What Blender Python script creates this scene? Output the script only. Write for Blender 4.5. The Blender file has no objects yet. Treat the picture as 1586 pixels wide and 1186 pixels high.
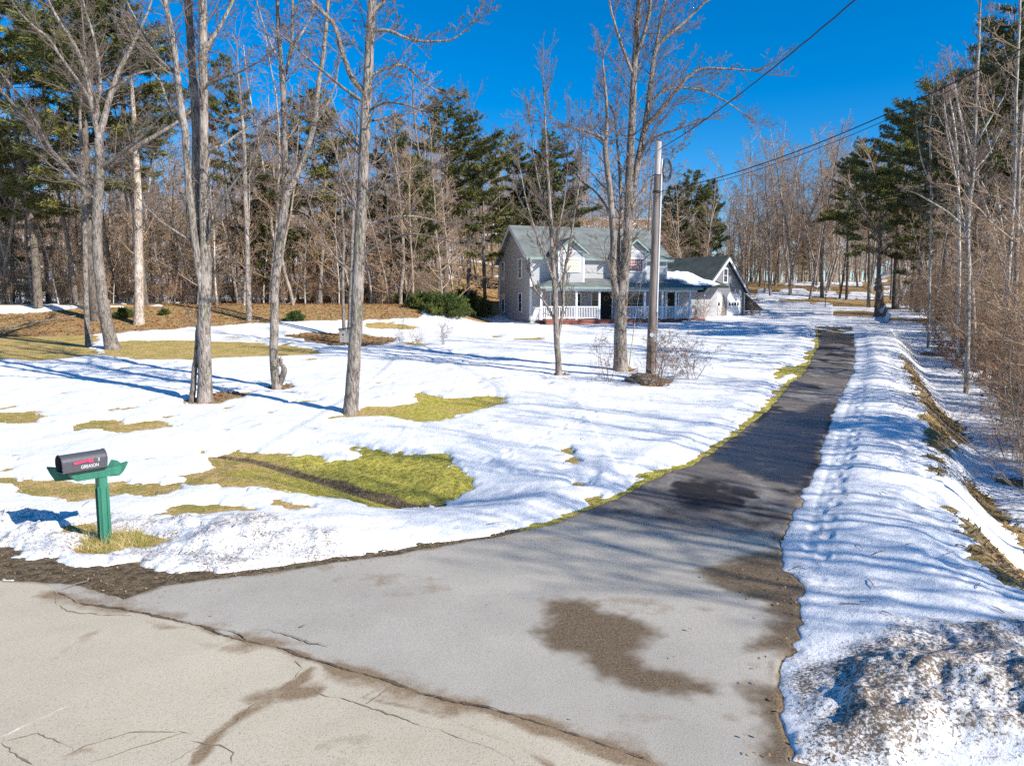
import bpy, math, random
import numpy as np
from mathutils import Vector
random.seed(11)
rng = np.random.default_rng(5)
sc = bpy.context.scene
COL = sc.collection
R = math.radians

# ------------------------------------------------------------------ camera
FPX, CX, CY = 1100.0, 793.0, 593.0
PITCH = R(6.1)
CAM = Vector((0, 0, 3.2))
cp, sp = math.cos(PITCH), math.sin(PITCH)
cam = bpy.data.cameras.new('camera')
cam.sensor_width = 36
cam.lens = 36 * FPX / 1586
cam.clip_end = 3000
cam.clip_start = 0.05
camo = bpy.data.objects.new('camera', cam)
camo.location = CAM
camo.rotation_euler = (R(90) - PITCH, 0, 0)
COL.objects.link(camo)
sc.camera = camo


def ray(px, py):
    x = (px - CX) / FPX
    v = -(py - CY) / FPX
    return Vector((x, cp + sp * v, -sp + cp * v))


def at(px, py, Y):
    d = ray(px, py)
    return CAM + d * (Y / d.y)


# ------------------------------------------------------------------ noise
def _hash(ix, iy, s):
    h = (ix * 374761393 + iy * 668265263 + s * 1442695041) & 0xffffffff
    h = ((h ^ (h >> 13)) * 1274126177) & 0xffffffff
    return ((h ^ (h >> 16)) & 0xffff) / 65535.0


def vnoise(x, y, s=0):
    x = np.asarray(x, float); y = np.asarray(y, float)
    ix = np.floor(x).astype(np.int64); iy = np.floor(y).astype(np.int64)
    fx = x - ix; fy = y - iy
    fx = fx * fx * (3 - 2 * fx); fy = fy * fy * (3 - 2 * fy)
    a = _hash(ix, iy, s); b = _hash(ix + 1, iy, s)
    c = _hash(ix, iy + 1, s); d = _hash(ix + 1, iy + 1, s)
    return (a + (b - a) * fx) * (1 - fy) + (c + (d - c) * fx) * fy - 0.5


def fbm(x, y, s=0, o=3):
    r = 0; a = 1.0
    for k in range(o):
        r = r + a * vnoise(x * 2 ** k + 13.7 * k, y * 2 ** k - 7.1 * k, s + k)
        a *= .5
    return r


def sstep(a, b, x):
    t = np.clip((x - a) / (b - a), 0, 1)
    return t * t * (3 - 2 * t)


# ------------------------------------------------------------------ terrain (base)
YT = np.array([-60, 4, 12, 20, 30, 45, 54, 62, 70, 85, 100, 130, 180, 300, 900.])
ZT = np.array([0, 0, 0.02, .33, .88, 1.55, 1.92, 2.1, 2.35, 3.4, 5.2, 10.0, 20, 40, 100.])


def G0(x, y):
    x = np.asarray(x, float); y = np.asarray(y, float)
    z = np.interp(y, YT, ZT)
    z = z * .5 + .25 * np.interp(y - 2, YT, ZT) + .25 * np.interp(y + 2, YT, ZT)
    hill = 3.0 * sstep(58, 76, y) * sstep(-24, -11, x) * (1 - sstep(14, 24, x))
    left = 1.5 * sstep(43, 54, y) * sstep(-1, -8, x) * (1 - .3 * sstep(60, 70, y))
    r = x / np.maximum(y, 1)
    dip = -np.maximum(z - 7, 0) * .8 * sstep(.22, .30, r) * (1 - sstep(.5, .58, r))
    return z + hill + left + dip


def on_ground(px, py, f=None):
    f = f or G0
    d = ray(px, py)
    t = np.geomspace(2.5, 400, 2500)
    X = d.x * t; Y = d.y * t; Z = CAM.z + d.z * t
    g = f(X, Y)
    k = np.nonzero(Z < g)[0]
    k = int(k[0]) if len(k) else len(t) - 1
    if k == 0:
        k = 1
    a = Z[k - 1] - g[k - 1]; b = Z[k] - g[k]
    u = a / (a - b) if a != b else 0
    tt = t[k - 1] + (t[k] - t[k - 1]) * u
    return Vector((d.x * tt, d.y * tt, float(f(d.x * tt, d.y * tt))))


def W(pts):
    return np.array([on_ground(*p)[:2] for p in pts])


def poly_sd(x, y, poly, margin=4.0, closed=True):
    """signed distance, negative inside; only evaluated near the polygon"""
    out = np.full(x.shape, 99.0)
    lo = poly.min(0) - margin; hi = poly.max(0) + margin
    m = (x > lo[0]) & (x < hi[0]) & (y > lo[1]) & (y < hi[1])
    if not m.any():
        return out
    px = x[m]; py = y[m]
    d2 = np.full(px.shape, 1e9); ins = np.zeros(px.shape, bool)
    n = len(poly)
    for i in range(n if closed else n - 1):
        ax, ay = poly[i]; bx, by = poly[(i + 1) % n]
        ex, ey = bx - ax, by - ay
        L = ex * ex + ey * ey + 1e-12
        t = np.clip(((px - ax) * ex + (py - ay) * ey) / L, 0, 1)
        d2 = np.minimum(d2, (px - ax - t * ex) ** 2 + (py - ay - t * ey) ** 2)
        if closed:
            c = ((ay > py) != (by > py))
            with np.errstate(divide='ignore', invalid='ignore'):
                xi = (bx - ax) * (py - ay) / (by - ay + 1e-15) + ax
            ins ^= c & (px < xi)
    d = np.sqrt(d2)
    out[m] = np.where(ins, -d, d) if closed else d
    return out


def line_side(x, y, line):
    """distance to a polyline and side (+ = right of its direction)"""
    best = np.full(x.shape, 1e9); side = np.zeros(x.shape)
    for i in range(len(line) - 1):
        ax, ay = line[i]; bx, by = line[i + 1]
        ex, ey = bx - ax, by - ay
        L = ex * ex + ey * ey + 1e-12
        t = np.clip(((x - ax) * ex + (y - ay) * ey) / L, 0, 1)
        dx = x - ax - t * ex; dy = y - ay - t * ey
        d2 = dx * dx + dy * dy
        s = (ex * (y - ay) - ey * (x - ax))
        m = d2 < best
        best = np.where(m, d2, best); side = np.where(m, -np.sign(s), side)
    return np.sqrt(best), side


# ---- features traced on the ground
DITCH = np.array([on_ground(a, b, f=lambda x, y, h=h: G0(x, y) - h)[:2] for a, b, h in ((310, 700, .1), (400, 712, .14), (480, 735, .2), (580, 765, .27), (640, 782, .3), (700, 780, .3))])
BERM = W([(1385, 520), (1398, 552), (1425, 610), (1440, 650), (1448, 700), (1462, 760), (1500, 830), (1560, 890), (1640, 960), (1900, 1180)])[::-1]


def G(x, y):
    x = np.asarray(x, float); y = np.asarray(y, float)
    sh = x.shape
    x = x.ravel(); y = y.ravel()
    z = G0(x, y)
    m = (y > 8) & (y < 22) & (x > -12) & (x < 3)
    if m.any():
        xs, ys = x[m], y[m]
        d, _ = line_side(xs, ys, DITCH)
        along = sstep(DITCH[0][0] - .5, DITCH[-1][0], xs)
        z[m] -= (.10 + .24 * along) * np.exp(-(d / 1.15) ** 2) + .07 * np.exp(-(d / .22) ** 2)
    m = (y > 3) & (x > 0)
    if m.any():
        xs, ys = x[m], y[m]
        d, s = line_side(xs, ys, BERM)
        d = d * s
        f = sstep(3, 7, ys) * (1 - sstep(38, 52, ys))
        z[m] += f * (-.85 * sstep(-.1, 1.1, d) + .9 * sstep(2.6, 7.5, d)) + .6 * sstep(8, 18, d)
    z += .05 * fbm(x / 3.1, y / 3.1, 3, 3) * sstep(5, 25, y) + .5 * fbm(x / 17., y / 17., 9, 2) * sstep(45, 90, y)
    return z.reshape(sh)


def gz(x, y):
    return float(G(np.array([x]), np.array([y]))[0])


# road / driveway outlines
RD = Vector((.8, -.6))
left_edge_px = [(0, 897), (110, 905), (190, 930), (250, 907), (330, 897), (420, 887), (530, 869), (620, 858), (760, 831), (850, 812),
                (930, 781), (1000, 748), (1080, 716), (1130, 681), (1180, 641), (1215, 606), (1250, 570), (1268, 535), (1267, 506)]
right_edge_px = [(1319, 506), (1324, 535), (1322, 575), (1296, 622), (1272, 690), (1248, 755), (1226, 800), (1206, 850), (1228, 890),
                 (1243, 925), (1228, 990), (1216, 1050), (1216, 1120), (1224, 1178)]
LE = W(left_edge_px); RE = W(right_edge_px)
p0 = LE[0]; p1 = RE[-1]
ASPH = np.vstack([[p0 + np.array([-.8, .6]) * 50, p0 + np.array([-.8, .6]) * 20], LE, RE,
                  [p1 + np.array([.8, -.6]) * 3, p1 + np.array([.8, -.6]) * 45, p1 + np.array([.8, -.6]) * 45 + np.array([-4, -9]), p0 + np.array([-.8, .6]) * 50 + np.array([-8, -12])]])
crack_px = [(90, 921), (128, 938), (180, 945), (232, 955), (280, 966), (312, 972), (335, 985), (380, 995), (430, 1006), (470, 1021), (520, 1036),
            (560, 1046), (600, 1058), (650, 1078), (700, 1090), (760, 1102), (820, 1118), (900, 1145), (1010, 1186)]
CR = W(crack_px)
ROADP = np.vstack([[CR[0] + np.array([-.8, .6]) * 60], CR, [CR[-1] + np.array([.8, -.6]) * 60, CR[-1] + np.array([.8, -.6]) * 60 + np.array([-20, -30]), CR[0] + np.array([-.8, .6]) * 60 + np.array([-20, -30])]])

BARE = {
    'bank': ([(-80, 488), (0, 487), (60, 483), (120, 478), (250, 474), (400, 466), (560, 444), (600, 452), (640, 440), (700, 432), (760, 426), (772, 470), (740, 478),
              (660, 476), (648, 494), (560, 496), (440, 499), (300, 506), (150, 518), (0, 522), (-80, 530)], 'leaf'),
    'b2': ([(-80, 515), (0, 510), (110, 506), (155, 520), (150, 550), (60, 560), (0, 556), (-80, 560)], 'tan'),
    'b3': ([(155, 548), (178, 528), (270, 526), (400, 531), (490, 540), (505, 549), (400, 554), (300, 558), (200, 557)], 'tan'),
    'b4': ([(440, 520), (470, 515), (560, 517), (612, 524), (600, 533), (560, 538), (500, 533)], 'leaf'),
    'b4b': ([(560, 500), (600, 498), (650, 505), (640, 512), (590, 510), (565, 506)], 'tan'),
    'b5': ([(436, 643), (480, 645), (530, 650), (600, 645), (650, 654), (680, 655), (740, 638), (792, 616), (740, 613), (690, 618), (650, 607), (640, 616),
            (655, 622), (610, 628), (570, 631), (540, 641), (500, 647)], 'green'),
    'b6': ([(114, 658), (140, 652), (175, 650), (196, 654), (236, 652), (262, 662), (215, 668), (180, 672), (160, 665), (122, 666)], 'tan'),
    'b7': ([(-60, 640), (0, 637), (50, 637), (82, 645), (52, 651), (60, 657), (0, 657), (-60, 662)], 'tan'),
    'b8': ([(308, 700), (350, 703), (430, 701), (505, 707), (540, 712), (560, 703), (552, 692), (570, 690), (600, 706), (650, 702), (694, 700), (700, 712), (738, 732), (736, 760), (705, 772),
            (650, 786), (620, 793), (575, 788), (560, 780), (480, 772), (420, 762), (400, 756), (340, 757), (345, 750), (290, 752), (250, 768), (200, 773), (110, 778), (60, 768), (0, 752), (-60, 745),
            (-60, 735), (20, 738), (90, 745), (200, 748), (285, 745), (320, 725)], 'swale'),
    'b9': ([(232, 798), (280, 785), (330, 781), (392, 790), (340, 796), (260, 803)], 'tan'),
    'b9b': ([(405, 775), (430, 770), (470, 780), (500, 790), (470, 787), (430, 783)], 'tan'),
    'b10': ([(118, 852), (135, 838), (180, 826), (238, 829), (246, 842), (225, 850), (160, 858)], 'tan'),
    'b11': ([(108, 816), (135, 813), (138, 826), (112, 826)], 'tan'),
    'shoulder': ([(-60, 835), (0, 838), (40, 858), (100, 870), (160, 880), (250, 886), (350, 886), (440, 880), (530, 864), (640, 850), (780, 822), (800, 835), (530, 875), (420, 895),
                  (230, 935), (190, 950), (0, 915), (-60, 905)], 'dirt'),
    'verge': ([(640, 852), (760, 826), (850, 806), (930, 772), (1005, 735), (1010, 728), (1045, 722), (1085, 712), (1140, 672), (1190, 625), (1235, 575), (1255, 550), (1270, 520), (1270, 560), (1200, 645), (1090, 722), (940, 790), (760, 840)], 'vgreen'),
    'v2': ([(1198, 576), (1218, 568), (1232, 570), (1215, 584), (1200, 588)], 'vgreen'),
    'b13': ([(788, 524), (840, 522), (838, 527), (795, 527)], 'tan'),
    't2': ([(286, 622), (325, 608), (390, 607), (372, 617), (335, 626), (290, 627)], 'leaf'),
    't3': ([(414, 600), (440, 596), (458, 599), (440, 605), (418, 606)], 'leaf'),
    't5': ([(856, 580), (884, 578), (878, 583), (858, 583)], 'leaf'),
    't6': ([(945, 572), (985, 570), (982, 577), (950, 577)], 'leaf'),
    'pole': ([(985, 590), (1010, 578), (1040, 590), (1030, 600), (990, 598)], 'leaf'),
    'r1': ([(1392, 548), (1400, 550), (1428, 590), (1450, 625), (1475, 648), (1508, 678), (1480, 680), (1466, 700), (1462, 740), (1448, 742), (1444, 690), (1432, 640), (1405, 580)], 'rtan'),
    'r2': ([(1464, 785), (1480, 800), (1530, 835), (1560, 865), (1640, 900), (1660, 950), (1620, 940), (1540, 890), (1500, 850)], 'rtan'),
    'r3': ([(1480, 738), (1510, 772), (1560, 820), (1640, 890), (1640, 860), (1580, 822), (1530, 770), (1500, 742)], 'rtan'),
    'r4': ([(1535, 735), (1586, 742), (1640, 750), (1640, 765), (1586, 760), (1540, 745)], 'leaf'),
    'r5': ([(1430, 545), (1470, 550), (1470, 555), (1435, 552)], 'leaf'),
}
BARE = {k: (np.array([on_ground(*q, f=G)[:2] for q in p]), t) for k, (p, t) in BARE.items()}

# ------------------------------------------------------------------ terrain grid
un = np.arange(-.92, .9201, .0026)
uo = np.array([.95, 1., 1.06, 1.14, 1.25, 1.4, 1.6, 1.9, 2.4, 3.2, 4.5, 7, 12])
U = np.concatenate([-uo[::-1], un, uo])
rows = [-60, -40, -25, -15, -9, -5, -2, 0, 1, 2, 2.6, 3.2, 3.7]
y = 4.0
while y < 80:
    rows.append(y); y *= 1.0062
while y < 900:
    rows.append(y); y *= 1.03
V = np.array(rows)
WW = np.maximum(V, 4) + 1
GX = U[None, :] * WW[:, None]
GY = np.repeat(V[:, None], len(U), 1)
NR, NC = GX.shape
gx = GX.ravel(); gy = GY.ravel()
ground_z = G(gx, gy)

asd = poly_sd(gx, gy, ASPH, 60)
asd_n = np.where(gy > 42, np.maximum(asd, (fbm(gx / 1.0, gy / 4.5, 25, 3) - .30) * 1.2), asd) + (.05 + .07 * (gx > 1)) * fbm(gx / .22, gy / .3, 21, 4) * (gy < 30) + .10 * fbm(gx / 1.3, gy / 1.3, 22, 2)
attr = {k: np.zeros(gx.shape) for k in ('leaf', 'green', 'dirt', 'tan')}
bare = np.full(gx.shape, 99.0)
for k, (p, t) in BARE.items():
    m = 4.0 if gy is None else 3.0
    d = poly_sd(gx, gy, p, m)
    d = d + .03 * (d < 90)
    bare = np.minimum(bare, d)
    wgt = sstep(.6, -.1, d)
    if t == 'leaf':
        attr['leaf'] = np.maximum(attr['leaf'], wgt)
    if t in ('green', 'swale', 'vgreen'):
        attr['green'] = np.maximum(attr['green'], wgt * (.55 if t == 'green' else .85 if t == 'swale' else .6))
    if t == 'rtan':
        attr['leaf'] = np.maximum(attr['leaf'], wgt * .45)
    if t == 'dirt':
        attr['dirt'] = np.maximum(attr['dirt'], wgt)
    if t == 'tan':
        attr['tan'] = np.maximum(attr['tan'], wgt)
# the swale: greener at its right end, leafy dark bottom
dd, _ = line_side(gx, gy, DITCH)
attr['green'] *= np.where((gy < 20) & (gy > 9) & (gx < 0), .25 + .75 * sstep(-6.5, -2.2, gx), 1)
attr['dirt'] = np.maximum(attr['dirt'], np.exp(-(dd / (.12 + .14 * sstep(-7, -1.5, gx))) ** 2) * (gy < 20) * (gy > 9))
# forest floor: leaf litter showing through in places
woods = sstep(50, 56, gy) * (1 - sstep(-3, 0, gx)) + sstep(66, 72, gy) * (1 - sstep(14, 20, gx)) * sstep(-3, 0, gx)
woods = np.maximum(woods, .75 * sstep(9, 14, line_side(gx, gy, BERM)[0]) * (gx > .45 * gy) * (gx > 10))
woods = np.maximum(woods, .8 * sstep(84, 92, gy))
wn = fbm(gx / 5.0, gy / 5.0, 31, 4)
bare = np.minimum(bare, np.where(woods > .3, (wn + .22 * (1 - woods)) * 3.0 - .25 * (gx < 5), 99))
# tiny melt spots
sp_n = fbm(gx / 1.1, gy / 2.2, 77, 3)
spots = np.where((gx < 2) & (gy > 12) & (gy < 45), (.53 - sp_n) * 2.0, 99)
bare = np.minimum(bare, spots)
attr['leaf'] = np.maximum(attr['leaf'], sstep(.2, .6, woods))
edge = bare + (.42 * fbm(gx / .6, gy / .5, 41, 4) + .20 * fbm(gx / .16, gy / .12, 43, 3) * (gy < 25)) + .5 * fbm(gx / 2.4, gy / 2.4, 44, 2) * sstep(18, 40, gy)
le_d, _ = line_side(gx, gy, LE[3:])
verge = (.13 + .10 * fbm(gx / .9, gy / .9, 47, 3) + .04 * fbm(gx / .15, gy / .15, 48, 2)) * (le_d < 1.2) * (gy < 60)
re_d, _ = line_side(gx, gy, RE)
attr['dirt'] = np.maximum(attr['dirt'], 1.0 * sstep(.5, .15, re_d) * (gx > .5))
attr['green'] = np.maximum(attr['green'], .28 * sstep(.5, .1, le_d) * (gx > -3.8) * (gy < 60))
sd_snow = np.minimum(edge, asd_n - .012 - np.maximum(verge, 0))
thick = np.where((gx > 2) & (gy > 5), .075, .11)
T = np.where(sd_snow > 0, thick * .4 * (1 - np.exp(-sd_snow / .07)) + thick * .75 * (1 - np.exp(-sd_snow / 1.3)), np.maximum(sd_snow * .8, -.07))
inside = sstep(0, .8, sd_snow)
# plough ridges beside the drive
RL = W([(540, 850), (700, 825), (820, 790), (930, 745), (1010, 712), (1090, 672), (1160, 628), (1205, 580), (1240, 530), (1245, 500)])
rl, _ = line_side(gx, gy, RL)
T += inside * .06 * np.exp(-(rl / .5) ** 2) * (1 + .8 * fbm(gx / .8, gy / .8, 51, 2))
rl2, _ = line_side(gx, gy, RE)
T += inside * .035 * np.exp(-((rl2 - .75) / .28) ** 2) * (gx > 0) * (gy < 60) * (gy > 5.5)
# rounded berm between drive and ditch
bl, bs = line_side(gx, gy, BERM)
T += inside * .11 * np.exp(-((bl - .8) / .8) ** 2) * (bs < 0) * (gx > 2) * (gy < 50) * sstep(0, .6, rl2)
# humps thrown up by the plough
dirtv = np.zeros(gx.shape)


def hump(px, py, h, rx, ry, rough, seed, dirty, ang=0.):
    global T, dirtv
    c = on_ground(px, py)
    dx = gx - c.x; dy = gy - c.y
    ca, sa = math.cos(ang), math.sin(ang)
    a = (dx * ca + dy * sa) / rx; b = (-dx * sa + dy * ca) / ry
    q = a * a + b * b
    w = np.exp(-q ** 1.6)
    n = 1 + rough * (fbm(gx / .55, gy / .55, seed, 3) + .35 * fbm(gx / .13, gy / .13, seed + 5, 2))
    T += inside * h * w * n
    dirtv = np.maximum(dirtv, w * dirty)


RA = math.atan2(-.6, .8)
hump(1450, 1100, .13, 1.3, .55, .6, 61, .7, RA * .3)
hump(1300, 1085, .10, .40, .4, .8, 62, .9)
hump(1640, 1130, .15, 1.3, .7, .6, 63, .6, RA)
hump(1340, 1150, .09, .6, .3, .7, 64, .7)
hump(30, 825, .20, .75, .42, .5, 65, .6, RA)
hump(-80, 800, .34, .9, .5, .7, 69, .55, RA)
hump(260, 845, .07, 1.3, .40, .7, 66, .75, .12)
hump(440, 845, .09, 1.0, .40, .7, 67, .8, .18)
hump(130, 850, .10, .9, .30, .9, 68, .9, RA)
hump(350, 822, .10, 2.2, .55, .5, 70, .5, .12)
for pts_, dv_ in (([(1228, 1040), (1290, 1010), (1370, 985), (1480, 982), (1620, 975), (1700, 1200), (1222, 1200)], 1.0), ([(-60, 800), (60, 800), (250, 800), (420, 812), (530, 830), (530, 875), (250, 892), (0, 855), (-60, 850)], .72)):
    d_ = poly_sd(gx, gy, W(pts_), 2.0) + .25 * fbm(gx / .5, gy / .5, 95, 3)
    dirtv = np.maximum(dirtv, dv_ * sstep(.25, -.25, d_))
    T += inside * sstep(.1, -.3, d_) * (.07 * fbm(gx / .16, gy / .16, 96, 3) + .04 * np.abs(fbm(gx / .3, gy / .3, 97, 2)))
# surface undulation: wind, melt and old tracks
T += inside * (.04 * fbm(gx / 1.6, gy / .9, 71, 3) + .016 * fbm(gx / .32, gy / .22, 73, 2) * (gy < 40) + .004 * fbm(gx / .09, gy / .09, 75, 2) * (gy < 18))
T += inside * sstep(3, 8, gx) * (bs < 0) * .012 * np.sin(gy * 4.2 + 2.5 * fbm(gx / 1.2, gy / 1.2, 76, 2)) * (gy < 45) * (gy > 12)
# footprints along the drive and across the lawn
FP = []


def trail(pts, step=.36, side=.10, depth=.055):
    w = W(pts)
    acc = 0; k = 0
    for i in range(len(w) - 1):
        a, b = w[i], w[i + 1]
        L = np.linalg.norm(b - a); t = (b - a) / L
        while acc < L:
            c = a + t * acc + np.array([-t[1], t[0]]) * (side if k % 2 else -side) + rng.normal(0, .03, 2)
            FP.append((c[0], c[1], t[0], t[1], depth * rng.uniform(.6, 1.2)))
            acc += step * rng.uniform(.85, 1.2); k += 1
        acc -= L


trail([(1258, 900), (1275, 820), (1300, 740), (1318, 690), (1328, 640), (1338, 570), (1345, 520)], .42, .07, .035)

trail([(560, 700), (640, 665), (700, 610), (720, 560)], .6, .12, .04)
trail([(820, 735), (700, 705), (600, 690), (480, 685)], .55, .12, .03)
trail([(1010, 620), (930, 640), (820, 690), (760, 720)], .5, .12, .035)
for (fx, fy, tx, ty, dp) in FP:
    m = (np.abs(gx - fx) < .35) & (np.abs(gy - fy) < .35)
    dx = gx[m] - fx; dy = gy[m] - fy
    a = (dx * tx + dy * ty) / .15; b = (-dx * ty + dy * tx) / .075
    q = a * a + b * b
    T[m] += inside[m] * (-dp * np.exp(-q * q) + .35 * dp * np.exp(-((q - 2.4) ** 2)))
# a faint groove along the drive's right edge
gl = W([(1238, 900), (1240, 980), (1247, 860), (1262, 790), (1285, 720), (1305, 650), (1325, 600)][2:])
g1, _ = line_side(gx, gy, gl)
T -= inside * .05 * np.exp(-(g1 / .05) ** 2)
# bury nothing inside asphalt
T = np.where(asd_n < .012, np.minimum(T, (asd_n - .012) * .8), T)
# never cover the house footprint; keep low near the trunk bases
dirtv = np.maximum(dirtv, .30 * sstep(1.6, .0, asd) * (gy < 26) * sstep(18, 9, gy))
snow_z = ground_z + T


def grid_mesh(name, z, keep, mat, attrs=None, kind='structure', label=None):
    """sheet built on the terrain grid, faces kept where keep is true"""
    keepf = keep.reshape(NR, NC)
    fm = (keepf[:-1, :-1] | keepf[1:, :-1] | keepf[:-1, 1:] | keepf[1:, 1:])
    idx = np.arange(NR * NC).reshape(NR, NC)
    a = idx[:-1, :-1][fm]; b = idx[:-1, 1:][fm]; c = idx[1:, 1:][fm]; d = idx[1:, :-1][fm]
    F = np.stack([a, b, c, d], 1)
    used = np.unique(F)
    rem = np.full(NR * NC, -1); rem[used] = np.arange(len(used))
    F = rem[F]
    co = np.stack([gx[used], gy[used], z[used]], 1)
    o = mesh_np(name, co, F, mat, smooth=True)
    for k, v in (attrs or {}).items():
        at_ = o.data.attributes.new(k, 'FLOAT', 'POINT')
        at_.data.foreach_set('value', v[used].astype(np.float32))
    o['kind'] = kind
    if label:
        o['label'] = label
    return o


def mesh_np(name, co, F, mat, parent=None, smooth=False, tris=None):
    """co Nx3, F Mx4 quads, tris Kx3"""
    me = bpy.data.meshes.new(name)
    nq = 0 if F is None else len(F); nt = 0 if tris is None else len(tris)
    me.vertices.add(len(co))
    me.vertices.foreach_set('co', np.asarray(co, np.float32).ravel())
    parts = []; tot = []
    if nq:
        parts.append(np.asarray(F).ravel()); tot.append(np.full(nq, 4))
    if nt:
        parts.append(np.asarray(tris).ravel()); tot.append(np.full(nt, 3))
    li = np.concatenate(parts).astype(np.int32); tot = np.concatenate(tot).astype(np.int32)
    me.loops.add(len(li))
    me.loops.foreach_set('vertex_index', li)
    me.polygons.add(len(tot))
    st = np.concatenate([[0], np.cumsum(tot)[:-1]]).astype(np.int32)
    me.polygons.foreach_set('loop_start', st)
    me.polygons.foreach_set('loop_total', tot)
    if smooth:
        me.polygons.foreach_set('use_smooth', np.ones(len(tot), bool))
    me.update(calc_edges=True)
    if mat:
        me.materials.append(mat)
    o = bpy.data.objects.new(name, me)
    COL.objects.link(o)
    if parent:
        o.parent = parent
    return o
# ------------------------------------------------------------------ materials
class NM:
    def __init__(s, name):
        s.m = bpy.data.materials.new(name); s.m.use_nodes = True
        s.t = s.m.node_tree; s.b = s.t.nodes['Principled BSDF']
        s.out = s.t.nodes['Material Output']

    def n(s, typ, **kw):
        nd = s.t.nodes.new(typ)
        for k, v in kw.items():
            if k in nd.inputs.keys():
                nd.inputs[k].default_value = v
            else:
                setattr(nd, k, v)
        return nd

    def l(s, a, b):
        s.t.links.new(a, b)

    def coord(s, scale=(1, 1, 1), kind='Object'):
        tc = s.n('ShaderNodeTexCoord'); mp = s.n('ShaderNodeMapping')
        mp.inputs['Scale'].default_value = scale
        s.l(tc.outputs[kind], mp.inputs[0])
        return mp.outputs[0]

    def noise(s, co, scale, detail=4, rough=.55, dist=0):
        nd = s.n('ShaderNodeTexNoise'); nd.inputs['Scale'].default_value = scale
        nd.inputs['Detail'].default_value = detail; nd.inputs['Roughness'].default_value = rough
        nd.inputs['Distortion'].default_value = dist
        if co is not None:
            s.l(co, nd.inputs['Vector'])
        return nd.outputs['Fac']

    def ramp(s, fac, stops):
        r = s.n('ShaderNodeValToRGB')
        e = r.color_ramp.elements
        while len(e) < len(stops):
            e.new(.5)
        for i, (p, c) in enumerate(stops):
            e[i].position = p
            e[i].color = (c, c, c, 1) if isinstance(c, (int, float)) else (*c, 1)
        s.l(fac, r.inputs[0])
        return r.outputs[0]

    def mix(s, fac, a, b, typ='MIX'):
        m = s.n('ShaderNodeMix'); m.data_type = 'RGBA'; m.blend_type = typ
        for sock, v in ((m.inputs[0], fac), (m.inputs[6], a), (m.inputs[7], b)):
            if isinstance(v, (int, float)):
                sock.default_value = v if sock == m.inputs[0] else (v, v, v, 1)
            elif isinstance(v, tuple):
                sock.default_value = (*v, 1)
            else:
                s.l(v, sock)
        return m.outputs[2]

    def math(s, op, a, b=0.0, c=None):
        m = s.n('ShaderNodeMath'); m.operation = op
        for i, v in enumerate((a, b) if c is None else (a, b, c)):
            if isinstance(v, (int, float)):
                m.inputs[i].default_value = v
            else:
                s.l(v, m.inputs[i])
        return m.outputs[0]

    def attr(s, name):
        a = s.n('ShaderNodeAttribute'); a.attribute_name = name
        return a.outputs['Fac']

    def rand(s):
        return s.n('ShaderNodeObjectInfo').outputs['Random']

    def bump(s, h, strength=.5, dist=.02):
        b = s.n('ShaderNodeBump'); b.inputs['Strength'].default_value = strength
        b.inputs['Distance'].default_value = dist
        s.l(h, b.inputs['Height']); s.l(b.outputs[0], s.b.inputs['Normal'])

    def col(s, c):
        if isinstance(c, tuple):
            s.b.inputs['Base Color'].default_value = (*c, 1)
        else:
            s.l(c, s.b.inputs['Base Color'])

    def rough(s, r):
        if isinstance(r, (int, float)):
            s.b.inputs['Roughness'].default_value = r
        else:
            s.l(r, s.b.inputs['Roughness'])


def simple(name, c1, c2=None, scale=4, rough=.7, bump=0, stretch=(1, 1, 1), spec=.3, metal=0, bd=.01):
    k = NM(name)
    co = k.coord(stretch)
    f = k.noise(co, scale, 5, .6)
    c2 = c2 or tuple(v * .75 for v in c1)
    k.col(k.mix(k.ramp(f, [(.35, 0.), (.65, 1.)]), c1, c2))
    k.rough(rough); k.b.inputs['Specular IOR Level'].default_value = spec
    k.b.inputs['Metallic'].default_value = metal
    if bump:
        k.bump(f, bump, bd)
    return k.m


def mat_ground():
    k = NM('ground_cover')
    co = k.coord()
    n1 = k.noise(co, 9, 6, .7); n2 = k.noise(co, 1.3, 4, .6); n3 = k.noise(co, 45, 4, .7)
    tan = k.mix(k.ramp(n1, [(.35, 0.), (.62, 1.)]), (.36, .235, .075), (.70, .50, .21))
    tan = k.mix(k.ramp(n2, [(.45, 0.), (.6, .7)]), tan, (.30, .27, .06))
    green = k.mix(k.ramp(n1, [(.36, 0.), (.6, 1.)]), (.24, .22, .03), (.68, .58, .12))
    leaf = k.mix(k.ramp(n1, [(.34, 0.), (.62, 1.)]), (.17, .085, .04), (.52, .30, .14))
    leaf = k.mix(k.ramp(n2, [(.42, 0.), (.6, .8)]), leaf, (.42, .33, .14))
    dirt = k.mix(k.ramp(n1, [(.38, 0.), (.6, 1.)]), (.085, .058, .035), (.24, .18, .11))
    nz = k.math('MULTIPLY', k.math('SUBTRACT', n2, .5), .9)

    def w(a):
        return k.ramp(k.math('ADD', k.attr(a), nz), [(.3, 0.), (.6, 1.)])
    c = k.mix(w('green'), tan, green)
    c = k.mix(w('leaf'), c, leaf)
    c = k.mix(w('dirt'), c, dirt)
    c = k.mix(k.ramp(n3, [(.38, .75), (.5, 0.)]), c, k.mix(.55, c, (.03, .02, .01)))
    k.col(c); k.rough(.95); k.b.inputs['Specular IOR Level'].default_value = .1
    k.bump(k.math('ADD', n1, k.math('MULTIPLY', n3, .5)), 1.0, .05)
    return k.m


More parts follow.
